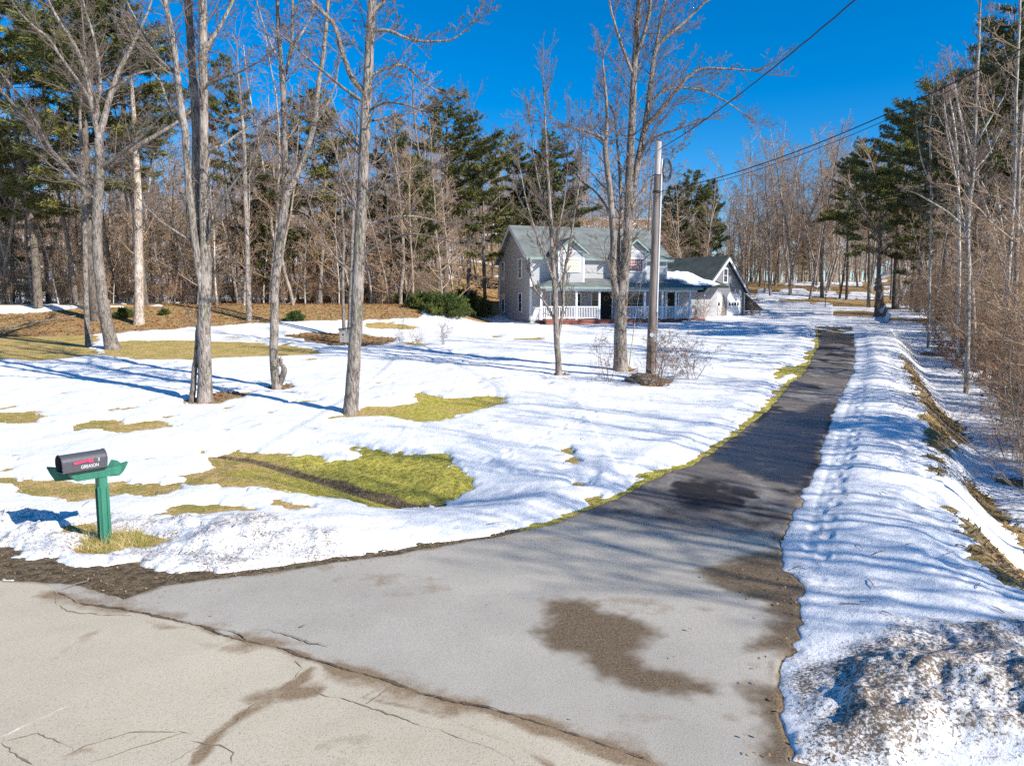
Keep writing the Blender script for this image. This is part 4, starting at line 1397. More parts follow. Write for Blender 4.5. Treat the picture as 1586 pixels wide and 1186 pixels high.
# trees outside the right edge whose shadows stripe the drive
for (x, y, s) in ((14.8, .4, .85), (16.2, 2.9, .8), (16.6, -2.2, .9), (18.6, -1.6, 1.0), (20.5, -2.2, 1.1), (17.8, 1.2, .95), (21.6, -.6, 1.05), (19.2, 4.3, .9), (24, -4.6, 1.1), (23, 4.0, 1.0), (18, 8.5, .85), (27, 6.5, 1.0), (24, 13, .95)):
    placed.append((x, y))
    place('sparse', x, y, s, 'bare roadside tree casting long shadows over the driveway from the right', 'tree', 'bare roadside trees')
for (x, y, s) in ((22.5, 8.6, .62), (33, 17, .6)):
    place('pine', x, y, s, 'dark pine outside the right edge shading the snow by the drive', 'pine tree', 'white pines', idx=1)

# saplings and brush
GS = 'saplings in the undergrowth'
scatter(150, wedge(-120, 775, 53, 70), 'sap', .7, (.7, 1.3), lambda p, y: 'thin leafless sapling along the %s stretch of the left wood edge' % ('far left' if p < 260 else 'middle' if p < 520 else 'right-hand'), 'sapling', GS)
scatter(24, wedge(780, 1150, 72, 84), 'sap', 1.2, (.8, 1.3), lambda p, y: 'thin leafless sapling behind the house', 'sapling', GS)
scatter(26, wedge(1160, 1420, 98, 120), 'sap', 1.2, (.7, 1.2), lambda p, y: 'thin leafless sapling at the far side of the clearing', 'sapling', GS)
scatter(96, right_region(13, 55), 'sap', .7, (.55, 1.05), lambda p, y: 'thin leafless sapling in the thicket right of the ditch', 'sapling', GS)
GB = 'brush in the undergrowth'
scatter(130, right_region(13, 70), 'brush', .6, (.7, 1.35), lambda p, y: 'tangled reddish brush in the thicket right of the ditch', 'shrub', GB)
scatter(150, wedge(-100, 770, 54, 66), 'brush', .7, (.5, 1.0), lambda p, y: 'tangled leafless brush along the left wood edge', 'shrub', GB)
scatter(10, wedge(1400, 1460, 66, 90), 'brush', .9, (.7, 1.2), lambda p, y: 'leafless brush under the pine wall', 'shrub', GB)


def single(src, px, py, s, label, cat='shrub', depth=None, group=None, fresh=True):
    o = src if not used.get(src.name) else copy_tree(src)
    used[src.name] = 1
    b = on_ground(px, py, f=G)
    o.location = b; o.scale = (s, s, s); o.rotation_euler = (0, 0, random.uniform(0, 6.28))
    tag(o, label, cat, group)
    return o


single(beech, 1470, 560, 1.0, 'beech shrub holding orange-brown leaves nearest the ditch bend')
single(beech, 1452, 525, .8, 'beech shrub with dead leaves reaching over the snow near the driveway top')
single(beech, 1500, 590, .9, 'leafy beech shrub at the foot of the forked white birch')
single(beech, 1530, 560, 1.1, 'beech shrub with rust leaves deep in the right thicket')
single(beech, 1565, 640, .9, 'low beech shrub with rust leaves at the right edge above the ditch')
PS = dict(WOODS, kids=(10, 6, 4), f0=(.2, .2, .2), rmin=.0035, ratio=(.42, .5, .5), max=3, wob=(.12, .18, .22), trop=(.04, .03, .02))
s1 = shrub('lilac_shrub', 2.1, 9, .016, 'twig', .38, 500, 'leaf', .05, PS, 'barkd')
s7 = shrub('thicket_shrub', 4.6, 14, .022, 'twigr', .34, 0, 'leaf', .05, dict(PS, kids=(12, 6, 4), ratio=(.34, .45, .5)), 'barkw', .3)
s8 = shrub('thicket_shrub', 3.8, 12, .02, 'twigr', .42, 500, 'leaf', .10, dict(PS, kids=(12, 6, 4), ratio=(.34, .45, .5)), 'barkw', .3)
for i_, (px, py, sc__) in enumerate(((1545, 600, .9), (1600, 640, 1.0), (1500, 545, .9), (1570, 560, 1.1), (1640, 700, 1.0), (1530, 530, 1.1), (1480, 520, .9), (1450, 505, 1.0), (1600, 560, 1.2), (1660, 620, 1.2), (1420, 490, 1.0), (1400, 478, .9), (1510, 500, 1.2), (1560, 510, 1.3), (1590, 720, .8), (1620, 800, .8), (1575, 670, .8), (1470, 488, 1.2), (1620, 520, 1.3))):
    single(s7 if i_ % 2 else s8, px, py, sc__, 'tall arching leafless shrub in the front of the thicket right of the ditch', group='arching thicket shrubs')
single(s1, 1020, 600, 1.0, 'wide bare shrub with dried seed heads just right of the utility pole')
s2 = shrub('lilac_shrub', 2.0, 7, .015, 'twig', .34, 260, 'leaf', .045, PS, 'barkd')
single(s2, 1072, 590, 1.0, 'separate bare shrub with seed heads, second to the right of the utility pole')
s3 = shrub('lilac_shrub', 1.9, 4, .018, 'twig', .3, 120, 'leaf', .05, PS, 'barkd')
single(s3, 942, 594, 1.0, 'sparse crooked shrub left of the utility pole in front of the large tree')
s4 = shrub('dogwood_shrub', 1.5, 6, .012, 'twig', .25, 0, 'leaf', .05, None, 'barkd')
single(s4, 684, 537, 1.1, 'small upright bare shrub alone on the snow before the dark evergreen')
single(s4, 643, 534, .8, 'small bare shrub at the right end of the leafy patch')
single(s4, 622, 534, .6, 'tiny bare shrub second from the right of the leafy patch')
single(s4, 620, 512, .9, 'faint bare shrub in the strip of brown grass near the bank')
s5 = shrub('dooryard_shrub', 2.4, 8, .02, 'twigr', .3, 0, 'leaf', .05, PS, 'barkw')
single(s5, 1088, 497, 1.0, 'bare shrub at the right end of the porch before the garage')
single(s5, 1116, 493, .7, 'low bare shrub between the two garage doors')
single(s5, 1166, 491, 1.0, 'orange-brown bush against the lean-to of the garage')
s6 = shrub('dry_weed_tuft', .5, 12, .005, 'twig', .5, 0, 'leaf', .03, dict(PS, max=1, kids=(4,)), 'twigw')
single(s6, 355, 615, 1.0, 'dry weed tuft beside the base of the stem clump', 'weeds')
single(s6, 800, 505, .9, 'dry weed tuft on the snow left of the porch', 'weeds')


# ---- evergreens near the house
def evergreen(name, H, Rr, n, mat, flat_=1.0):
    root = bpy.data.objects.new(name, None); root.empty_display_size = .2
    COL.objects.link(root)
    br = []; tips = []
    for i in range(n):
        a = random.uniform(0, 6.283); e = random.uniform(.12, 1.4)
        d = Vector((math.cos(a) * math.cos(e), math.sin(a) * math.cos(e), math.sin(e) * H / Rr)).normalized()
        L = random.uniform(.6, 1.05) * (Rr * math.cos(e) ** 2 + H * math.sin(e) ** 2)
        q = Vector((0, 0, .05)); pts = [q.copy()]
        for j in range(4):
            d = (d + Vector((random.gauss(0, .12), random.gauss(0, .12), random.gauss(0, .08)))).normalized(); q = q + d * L / 4; pts.append(q.copy())
        br.append((pts, [.018, .014, .01, .007, .004]))
        for j in range(26):
            g = random.uniform(.25, 1) ** .7 * 4; i2 = min(3, int(g))
            c = pts[i2].lerp(pts[i2 + 1], g - i2) + Vector((random.gauss(0, .14), random.gauss(0, .14), random.gauss(0, .1)))
            tips.append((c, (d + Vector((0, 0, .3))).normalized()))
    tubes(br, 'stems', M['barkd'], root)
    T_ = len(tips); C = np.array([t[0] for t in tips]); D = np.array([t[1] for t in tips]); nb = 8
    dirs = rng.normal(0, 1, (T_, nb, 3)) * .6 + D[:, None, :]; dirs /= np.linalg.norm(dirs, axis=2)[:, :, None]
    Ln = .16 * rng.uniform(.7, 1.4, (T_, nb, 1))
    sd = np.cross(dirs, rng.normal(0, 1, (T_, nb, 3))); sd /= np.linalg.norm(sd, axis=2)[:, :, None] + 1e-9
    C3 = C[:, None, :] + rng.normal(0, .04, (T_, nb, 3))
    co = np.stack([C3, C3 + dirs * Ln * .5 - sd * .022, C3 + dirs * Ln, C3 + dirs * Ln * .5 + sd * .022], 2).reshape(-1, 3)
    b = np.arange(T_ * nb) * 4
    mesh_np('foliage', co, np.stack([b, b + 1, b + 2, b + 3], 1), M[mat], root)
    return root


e1 = evergreen('yew_shrub', 1.9, 2.3, 150, 'needle2')
single(e1, 690, 490, .9, 'large rounded yew in front of the bank left of the house')
e2 = evergreen('yew_shrub', 1.3, 1.4, 80, 'needle2')
single(e2, 655, 478, .9, 'yellow-green yew on the bank left of the large one', 'shrub')
single(e2, 720, 474, 1.1, 'yew between the large rounded yew and the house gable', 'shrub')
single(e2, 628, 470, .7, 'small yellow-green yew higher up the leafy bank', 'shrub')
single(e2, 458, 497, .5, 'small round evergreen on the leafy bank right of the V-forked tree', 'shrub')
single(e2, 192, 492, .5, 'small evergreen on the bank beside the broad maple', 'shrub')
single(e2, 255, 487, .3, 'tiny evergreen seedling on the bank left of the stem clump', 'shrub')
e3 = evergreen('spruce_sapling', 1.8, .8, 60, 'needle')
single(e3, 748, 492, 1.0, 'thin spruce sapling beside the left corner of the house', 'sapling')

# ---- far woodland: one mass, far beyond what can be counted
def far_mass():
    proto = []
    for i in range(4):
        out = {}
        P = dict(WOODS, kids=(20, 5, 3), max=3, rmin=.018, f0=(.1, .2, .2))
        shoot(out, Vector((0, 0, -.5)), Vector((0, 0, 1)), (16, 18, 15, 19)[i], .16, 0, P)
        o = tubes(flat(out, (0, 1, 2, 3)), 'tmp', None, None, sides=3)
        me = o.data
        v = np.empty(len(me.vertices) * 3); me.vertices.foreach_get('co', v)
        f = np.empty(len(me.loops), np.int32); me.loops.foreach_get('vertex_index', f)
        proto.append((v.reshape(-1, 3), f.reshape(-1, 4)))
        bpy.data.objects.remove(o); bpy.data.meshes.remove(me)
    CO = []; FF = []; base = 0
    pts = []
    for _ in range(640):
        u = random.random()
        if u < .5:
            y = random.uniform(90, 150); px = random.uniform(-300, 800)
        elif u < .68:
            y = random.uniform(102, 160); px = random.uniform(760, 1180)
        elif u < .86:
            y = random.uniform(128, 200); px = random.uniform(1120, 1400)
        else:
            y = random.uniform(98, 170); px = random.uniform(1380, 2000)
        pts.append(((px - CX) / FPX * y, y))
    for (x, y) in pts:
        v, f = random.choice(proto)
        a = random.uniform(0, 6.28); s = random.uniform(.75, 1.1); z = gz(x, y)
        ca, sa = math.cos(a), math.sin(a)
        w = np.stack([(v[:, 0] * ca - v[:, 1] * sa) * s + x, (v[:, 0] * sa + v[:, 1] * ca) * s + y, v[:, 2] * s + z], 1)
        CO.append(w); FF.append(f + base); base += len(w)
    o = mesh_np('far_woodland', np.concatenate(CO), np.concatenate(FF), M['twigw'])
    o['kind'] = 'stuff'; o['label'] = 'mass of leafless woods on the far hillside'
    return o


far_mass()

# ---- leaf litter and grass blades on the bare ground near the camera
def scatter_flat(name, n, regions, size, mat, label, blade=False, zl=.012, wfrac=.3):
    co = []; F = []
    tot = [max(.2, np.ptp(r[:, 0]) * np.ptp(r[:, 1])) for r in regions]
    tot = np.array(tot) / sum(tot)
    P = []
    for r, w in zip(regions, tot):
        m = int(n * w * 2.2) + 8
        lo = r.min(0) - .1; hi = r.max(0) + .1
        q = rng.uniform(lo, hi, (m, 2))
        d = poly_sd(q[:, 0], q[:, 1], r, 1.0)
        P.append(q[d < .12])
    P = np.concatenate(P)
    z = G(P[:, 0], P[:, 1])
    asd_ = poly_sd(P[:, 0], P[:, 1], ASPH, 3)
    if blade:
        k_ = asd_ > .02
        P = P[k_]; z = z[k_]
    N = len(P)
    C = np.stack([P[:, 0], P[:, 1], z + (0 if blade else zl)], 1)
    if blade:
        u = rng.normal(0, .75, (N, 3)); u[:, 2] = 1
        u /= np.linalg.norm(u, axis=1)[:, None]
        v = np.cross(u, rng.normal(0, 1, (N, 3))); v /= np.linalg.norm(v, axis=1)[:, None] + 1e-9
        s = size * rng.uniform(.5, 1.4, (N, 1))
        C[:, 2] -= .01
        co = np.stack([C - v * s * wfrac * .3, C + v * s * wfrac * .3, C + u * s + rng.normal(0, .3, (N, 3)) * s * .5], 1).reshape(-1, 3)
        b = np.arange(N) * 3
        o = mesh_np(name, co, None, M[mat], tris=np.stack([b, b + 1, b + 2], 1))
    else:
        u = rng.normal(0, 1, (N, 3)); u[:, 2] *= .3; u /= np.linalg.norm(u, axis=1)[:, None]
        v = np.cross(u, np.array([0, 0, 1.]) + rng.normal(0, .25, (N, 3))); v /= np.linalg.norm(v, axis=1)[:, None]
        s = size * rng.uniform(.5, 1.3, (N, 1))
        co = np.stack([C - u * s * .5, C + v * s * wfrac, C + u * s * .5, C - v * s * wfrac], 1).reshape(-1, 3)
        b = np.arange(N) * 4
        o = mesh_np(name, co, np.stack([b, b + 1, b + 2, b + 3], 1), M[mat])
    o['kind'] = 'stuff'; o['label'] = label
    return o


Bn = lambda *ks: [BARE[k][0] for k in ks]
scatter_flat('grass', 110000, Bn('b8', 'b5', 'b6', 'b7', 'b9', 'b9b', 'b10', 'b11', 'verge', 'v2', 'b3'), .065, 'grass', 'short dormant grass on the melted patches', True, wfrac=.12)
scatter_flat('dry_grass_tuft', 900, [W([(135, 850), (150, 828), (205, 828), (215, 846), (170, 856)])], .17, 'grass', 'dry grass tuft around the mailbox post', True, wfrac=.05)
scatter_flat('ditch_grass', 16000, Bn('r1', 'r2', 'r3', 'r4'), .14, 'leaf2', 'matted dead grass along the ditch bank', False, .03, .12)
scatter_flat('fallen_leaves', 26000, Bn('bank', 'b4', 't2', 't3', 't5', 't6', 'pole'), .16, 'leaf', 'brown fallen leaves on the bank at the wood edge', False, .03)
scatter_flat('leaf_litter', 4200, Bn('shoulder', 'b8'), .028, 'leaf2', 'scattered dead leaves on the dirt shoulder and in the swale', False, .015)
# a few single leaves lying on asphalt and snow
lp = []
for (px, py) in ((1227, 902), (1200, 893), (1212, 900), (1150, 887), (1225, 925), (1233, 938), (1090, 897), (1213, 1070), (1206, 1008), (1043, 1024), (1068, 980), (1240, 1100), (1237, 1182), (1290, 1185),
                 (890, 1120), (760, 940), (775, 955), (1005, 1180), (945, 690), (1320, 935), (1346, 945), (1312, 1005), (365, 846), (612, 856), (470, 975), (130, 905), (150, 912), (40, 900), (1240, 1010), (1235, 975), (1105, 830), (1140, 820), (1160, 845), (905, 770), (1180, 880), (330, 958), (1460, 985), (1500, 1000)):
    b = on_ground(px, py, f=G)
    lp.append(b)
for _ in range(40):
    b = on_ground(random.uniform(1150, 1245), random.uniform(820, 1180), f=G); lp.append(b)
big = []
for i, b in enumerate(lp):
    big.append([b.x, b.y])
big = np.array(big)
GZ = G(big[:, 0], big[:, 1])
# sample the finished snow sheet for height
def snow_h(x, y):
    r = np.searchsorted(V, y); r = min(max(r, 1), NR - 1)
    c = np.searchsorted(GX[r], x); c = min(max(c, 1), NC - 1)
    i = r * NC + c
    return max(snow_z[i], ground_z[i] + .028, snow_z[i - 1], snow_z[i - NC])


co = []; F = []
for i, (x, y) in enumerate(big):
    z = snow_h(x, y) + .008; s = random.uniform(.012, .03); a = random.uniform(0, 6.28)
    k0 = len(co)
    for (u, v, w) in ((-1, 0, .004), (-.2, .45, .012), (.6, .35, .018), (1.1, 0, .004), (.5, -.4, .016), (-.3, -.4, .008)):
        co.append((x + s * (u * math.cos(a) - v * math.sin(a)), y + s * (u * math.sin(a) + v * math.cos(a)), z + w))
    F.append((k0, k0 + 1, k0 + 4, k0 + 5)); F.append((k0 + 1, k0 + 2, k0 + 3, k0 + 4))
o = mesh_np('blown_leaves', np.array(co), np.array(F), M['leaf2'])
o['kind'] = 'stuff'; o['label'] = 'single dead leaves blown onto the asphalt and the snow'
# twigs and bits dropped on the snow
tw = []
for _ in range(170):
    px = random.uniform(0, 1586); py = random.uniform(520, 1000)
    b = on_ground(px, py, f=G)
    if b.y > 45:
        continue
    i_ = 0
    a = random.uniform(0, 6.28); L = random.uniform(.06, .3)
    z = snow_h(b.x, b.y) + .01
    if abs(z - b.z) > .5 or float(poly_sd(np.array([b.x]), np.array([b.y]), ASPH, 5)[0]) < .1:
        continue
    p = Vector((b.x, b.y, z)); q = p + Vector((math.cos(a) * L, math.sin(a) * L, .01))
    tw.append(([p, p.lerp(q, .5) + Vector((0, 0, .012)), q], [.006, .005, .003]))
o = tubes(tw, 'fallen_twigs', M['twig'], None)
o['kind'] = 'stuff'; o['label'] = 'small twigs dropped on the snow'
# ------------------------------------------------------------------ solid builder
class MB:
    def __init__(s):
        s.v = []; s.f = []

    def box(s, x0, x1, y0, y1, z0, z1):
        k = len(s.v)
        s.v += [(x0, y0, z0), (x1, y0, z0), (x1, y1, z0), (x0, y1, z0), (x0, y0, z1), (x1, y0, z1), (x1, y1, z1), (x0, y1, z1)]
        s.f += [tuple(k + i for i in q) for q in ((0, 3, 2, 1), (4, 5, 6, 7), (0, 1, 5, 4), (1, 2, 6, 5), (2, 3, 7, 6), (3, 0, 4, 7))]
        return s

    def poly(s, pts):
        k = len(s.v); s.v += [tuple(p) for p in pts]; s.f.append(tuple(range(k, k + len(pts)))); return s

    def slab(s, pts, th, n=None):
        """flat polygon given thickness downwards along its normal"""
        a, b, c = Vector(pts[0]), Vector(pts[1]), Vector(pts[2])
        nn = (b - a).cross(c - a).normalized() * th
        top = [Vector(p) for p in pts]; bot = [p - nn for p in top]
        k = len(s.v); m = len(pts)
        s.v += [tuple(p) for p in top] + [tuple(p) for p in bot]
        s.f.append(tuple(k + i for i in range(m))); s.f.append(tuple(k + m + i for i in reversed(range(m))))
        for i in range(m):
            j = (i + 1) % m
            s.f.append((k + i, k + m + i, k + m + j, k + j))
        return s

    def prism(s, prof, a, b, axis=0):
        """profile (p,q) extruded along axis from a to b"""
        k = len(s.v); m = len(prof)
        for t in (a, b):
            for p, q in prof:
                s.v.append((t, p, q) if axis == 0 else (p, t, q) if axis == 1 else (p, q, t))
        s.f.append(tuple(k + i for i in reversed(range(m)))); s.f.append(tuple(k + m + i for i in range(m)))
        for i in range(m):
            j = (i + 1) % m
            s.f.append((k + i, k + j, k + m + j, k + m + i))
        return s

    def build(s, name, mat, parent=None, bevel=0, smooth=False):
        me = bpy.data.meshes.new(name); me.from_pydata(s.v, [], s.f); me.update()
        import bmesh
        bm = bmesh.new(); bm.from_mesh(me); bmesh.ops.recalc_face_normals(bm, faces=bm.faces)
        if bevel:
            bmesh.ops.bevel(bm, geom=bm.edges[:], offset=bevel, segments=2, affect='EDGES')
        bm.to_mesh(me); bm.free()
        if smooth:
            for p in me.polygons:
                p.use_smooth = True
        me.materials.append(mat)
        o = bpy.data.objects.new(name, me); COL.objects.link(o)
        if parent:
            o.parent = parent
        return o


def cyl(name, mat, parent, p, q, r0, r1=None, n=12):
    return tubes([([Vector(p), Vector(q)], [r0, r1 or r0])], name, mat, parent, n)


class Frame:
    """map pixels onto a vertical plane of a building"""
    def __init__(s, O, u, v, z0):
        s.O = Vector((O[0], O[1], 0)); s.u = Vector((u[0], u[1], 0)); s.v = Vector((v[0], v[1], 0)); s.z0 = z0

    def front(s, px, py, v=0.):
        d = ray(px, py); t = ((s.O - CAM).dot(s.v) + v) / d.dot(s.v); P = CAM + d * t
        return (P - s.O).dot(s.u), P.z - s.z0

    def side(s, px, py, u=0.):
        d = ray(px, py); t = ((s.O - CAM).dot(s.u) + u) / d.dot(s.u); P = CAM + d * t
        return (P - s.O).dot(s.v), P.z - s.z0


ZB = 1.85
house = thing('farmhouse', 'two-storey grey clapboard house with green roof, two dormers and a white railed porch', 'house', (HX, HY, ZB), math.atan2(hu.y, hu.x))
HF = Frame((HX, HY), hu, hv, ZB)
HW, HD, EV, RG = 11.4, 8.9, 5.15, 7.75


def wall_window(parent, axis, plane, s0, s1, z0, z1, pane, mull=(1, 1), out=-1, tr=.09, sash=True, frame='white'):
    """axis 'v': wall at constant v (front); 'u': wall at constant u (side)"""
    def bx(m, a, b, c, d, o0, o1):
        lo, hi = sorted((plane + out * o0, plane + out * o1))
        if axis == 'v':
            m.box(a, b, lo, hi, c, d)
        else:
            m.box(lo, hi, a, b, c, d)
    w = MB()
    bx(w, s0 - tr, s0, z0 - tr, z1 + tr, .004, .06); bx(w, s1, s1 + tr, z0 - tr, z1 + tr, .004, .06)
    bx(w, s0, s1, z1, z1 + tr, .004, .06); bx(w, s0, s1, z0 - tr, z0, .004, .085)
    nx, nz = mull
    for i in range(1, nx):
        c = s0 + (s1 - s0) * i / nx; bx(w, c - .015, c + .015, z0, z1, .022, .045)
    for i in range(1, nz):
        c = z0 + (z1 - z0) * i / nz; bx(w, s0, s1, c - .015, c + .015, .024, .042)
    f = w.build('window', M[frame], parent)
    g = MB(); bx(g, s0, s1, z0, z1, .006, .02); g.build('pane', M[pane], f)
    return f


# walls
b = MB()
b.prism([(0, .35), (HD, .35), (HD, EV), (HD / 2, RG - .05), (0, EV)], 0, HW, 0)
b.build('wall', M['siding'], house)
MB().box(.03, HW - .03, .03, HD - .03, -.6, .35).build('foundation', M['found'], house)
for (a, c, d, e) in ((-.025, .13, -.025, .13), (HW - .13, HW + .025, -.025, .13), (-.025, .13, HD - .13, HD + .025)):
    MB().box(a, c, d, e, .36, EV).build('corner_board', M['white'], house)
MB().box(.131, HW - .131, -.03, -.004, EV - .22, EV - .01).build('frieze_board', M['white'], house)
# roof
oh, ov = .42, .38
sl = (RG - EV) / (HD / 2)
ze = EV - sl * ov + .14
rf = MB()
rf.slab([(-oh, -ov, ze), (HW + oh, -ov, ze), (HW + oh, HD / 2, RG + .14), (-oh, HD / 2, RG + .14)], .14)
rf.slab([(HW + oh, HD + ov, ze), (-oh, HD + ov, ze), (-oh, HD / 2, RG + .14), (HW + oh, HD / 2, RG + .14)], .14)
roof = rf.build('roof', M['shingle'], house)
for s_ in (0, 1):
    y0 = -ov if s_ == 0 else HD + ov
    for xx in (-oh - .02, HW + oh - .02):
        MB().slab([(xx, y0, ze - .03), (xx + .04, y0, ze - .03), (xx + .04, HD / 2, RG + .11), (xx, HD / 2, RG + .11)] if s_ == 0 else
                [(xx + .04, y0, ze - .03), (xx, y0, ze - .03), (xx, HD / 2, RG + .11), (xx + .04, HD / 2, RG + .11)], .24).build('rake_board', M['white'], roof)
MB().box(-oh, HW + oh, -ov - .03, -ov - .002, ze - .17, ze - .01).build('fascia', M['gtrim'], roof)
MB().box(-oh + .03, HW + oh - .03, -ov + .02, -.03, ze - .20, ze - .15).build('soffit', M['white'], roof)

# dormers: gabled second-storey bays standing forward on the porch roof
DP = 1.25
for (pa, pb, papex, wa, wb, pane) in ((865, 905, 890, 873, 897, 'curtain'), (965, 1002, 985, 975, 994.5, 'redcurt')):
    u0, zt = HF.front(pa, 388, -DP); u1, _ = HF.front(pb, 388, -DP)
    um = (u0 + u1) / 2; za = zt + .8; zlow = 2.95
    dm = MB()
    dm.prism([(u0, zlow), (u1, zlow), (u1, zt), (um, za - .06), (u0, zt)], -DP, 2.2, 1)
    D = dm.build('dormer', M['siding'], house)
    r = MB(); o_ = .28; k_ = (za - zt) / (um - u0)
    r.slab([(u0 - o_, -DP - .3, zt - k_ * o_ + .1), (um, -DP - .3, za + .1), (um, 3.2, za + .1), (u0 - o_, 3.2, zt - k_ * o_ + .1)][::-1], .12)
    r.slab([(um, -DP - .3, za + .1), (u1 + o_, -DP - .3, zt - k_ * o_ + .1), (u1 + o_, 3.2, zt - k_ * o_ + .1), (um, 3.2, za + .1)][::-1], .12)
    r.build('dormer_roof', M['shingle'], D)
    tr_ = MB(); yy = -DP - .33
    for sx in (-1, 1):
        ue = um + sx * (um - u0 + o_)
        tr_.prism([(ue, zt - k_ * o_ + .08), (um, za + .08), (um, za - .10), (ue, zt - k_ * o_ - .08)], yy, yy + .035, 1)
    tr_.build('dormer_rake', M['gtrim'], D)
    cb = MB().box(u0 - .02, u0 + .11, -DP - .02, -DP + .1, zlow + .1, zt).box(u1 - .11, u1 + .02, -DP - .02, -DP + .1, zlow + .1, zt)
    cb.box(u0 + .11, u1 - .11, -DP - .018, -DP - .003, zt - .10, zt + .02)
    cb.build('dormer_trim', M['white'], D)
    s0, z1 = HF.front(wa, 401, -DP); s1, z0 = HF.front(wb, 420, -DP)
    wall_window(D, 'v', -DP, s0, s1, z0, z1, pane, (6, 4) if pane == 'curtain' else (6, 4))
    wall_window(D, 'u', u0, -DP + .35, -DP + .85, z0 + .1, z1, 'glass', (1, 2))
# gable windows (side wall)
for (pa, pb, t0, t1) in ((776.5, 781.5, 407, 433), (803, 808.5, 402, 430), (777, 782, 456.5, 482.5), (803, 809, 455, 482)):
    va, _ = HF.side(pb, 440, 0.); vb, _ = HF.side(pa, 440, 0.)
    va, vb = sorted((va, vb))
    vc = (va + vb) / 2
    _, z1 = HF.side((pa + pb) / 2, t0, 0.); _, z0 = HF.side((pa + pb) / 2, t1, 0.)
    wall_window(house, 'u', 0., vc - .42, vc + .42, z0, z1, 'glass', (1, 2))

# porch
PD = 2.2; PR = 16.0; zf = .42
u_r = HF.front(1089, 452, -PD - .35)[0]
deck = MB().box(.55, u_r - 1.4, -PD, -.01, zf - .13, zf)
deck.build('porch_floor', M['deck'], house)
MB().box(.6, u_r - 1.5, -PD + .05, -PD + .13, zf - .34, zf - .135).build('porch_skirt', M['deck'], house)
sk = MB()
for i in range(9):
    uu = .7 + i * (u_r - 2.4) / 8
    sk.box(uu - .1, uu + .1, -PD + .2, -PD + .4, -.5, zf - .132)
sk.build('pier', M['found'], house)
zpe = 2.82; zpt = 3.55
pr = MB()
L0, L1 = -.05, u_r
pr.slab([(L0, -PD - .35, zpe), (L1, -PD - .35, zpe), (L1 - .9, -.01, zpt), (L0 + 1.9, -.01, zpt)], .1)
pr.slab([(L0, .05, zpe), (L0, -PD - .35, zpe), (L0 + 1.9, -.01, zpt)], .1)
proof = pr.build('porch_roof', M['shingle'], house)
MB().box(L0 - .02, L1, -PD - .385, -PD - .353, zpe - .16, zpe - .005).build('porch_fascia', M['gtrim'], proof)
MB().box(.5, L1 - .3, -PD - .02, -PD + .12, zpe - .30, zpe - .17).build('porch_beam', M['white'], proof)
pu = []
for px in (838.5, 893, 928.5, 999, 1026, 1047, 1069):
    uu, _ = HF.front(px, 480, -PD); pu.append(uu)
    MB().box(uu - .065, uu + .065, -PD, -PD + .13, zf, zpe - .301).build('porch_post', M['white'], house)


def railing(u0, u1):
    m = MB()
    m.box(u0, u1, -PD + .035, -PD + .095, zf + .92, zf + .98); m.box(u0, u1, -PD + .04, -PD + .09, zf + .10, zf + .15)
    n = int((u1 - u0) / .125)
    for i in range(n):
        c = u0 + (i + .5) * (u1 - u0) / n
        m.box(c - .022, c + .022, -PD + .045, -PD + .085, zf + .15, zf + .92)
    return m.build('railing', M['white'], house)


for a, c in ((0, 1), (1, 2), (3, 4), (4, 5), (5, 6)):
    railing(pu[a] + .07, pu[c] - .07)
ux = HF.front(952, 480, -PD)[0]
railing(ux, pu[3] - .07)
sr = MB()
sr.box(pu[0] - .03, pu[0] + .03, -PD + .14, -.1, zf + .92, zf + .98)
for i in range(15):
    c = -PD + .2 + i * .13; sr.box(pu[0] - .02, pu[0] + .02, c - .02, c + .02, zf, zf + .92)
sr.build('railing', M['white'], house)
# ground-floor windows and doors behind the porch
for (pa, pb, pane, mull) in ((853.5, 860, 'glass', (1, 2)), (874.5, 892, 'curtain', (4, 3)), (894.5, 898.5, 'glass', (1, 2)), (971, 995, 'glass', (3, 3))):
    s0, z1 = HF.front(pa, 455, 0.); s1, z0 = HF.front(pb, 477.5, 0.)
    wall_window(house, 'v', 0., s0, s1, z0, z1, pane, mull)


def door(parent, s0, s1, z0, z1, plane, mat, frame=True, glass=True):
    m = MB().box(s0, s1, plane - .05, plane - .006, z0, z1); d = m.build('door', M[mat], parent)
    f = MB().box(s0 - .1, s0, plane - .07, plane - .004, z0, z1 + .1).box(s1, s1 + .1, plane - .07, plane - .004, z0, z1 + .1).box(s0, s1, plane - .07, plane - .004, z1, z1 + .1)
    f.build('door_frame', M['white'], d)
    MB().box(s1 - .12, s1 - .07, plane - .10, plane - .051, (z0 + z1) / 2 - .05, (z0 + z1) / 2 + .02).build('handle', M['steel'], d)
    return d


s0 = HF.front(929.5, 470, 0.)[0]; s1 = HF.front(939.5, 470, 0.)[0]
door(house, s0, s0 + .95, zf, zf + 2.1, 0., 'dark')
q0 = HF.front(916.5, 470, 0.)[0]
wall_window(house, 'v', 0., q0, q0 + .55, zf + .35, zf + 2.05, 'glass', (1, 3))
# wreath on the door
wr = []
cx_, cz_ = s0 + .47, zf + 1.6
pts = [Vector((cx_ + .17 * math.cos(a), -.09, cz_ + .17 * math.sin(a))) for a in np.linspace(0, 6.283, 17)]
tubes([(pts, [.05] * 17)], 'wreath', M['leaf2'], house, 8)

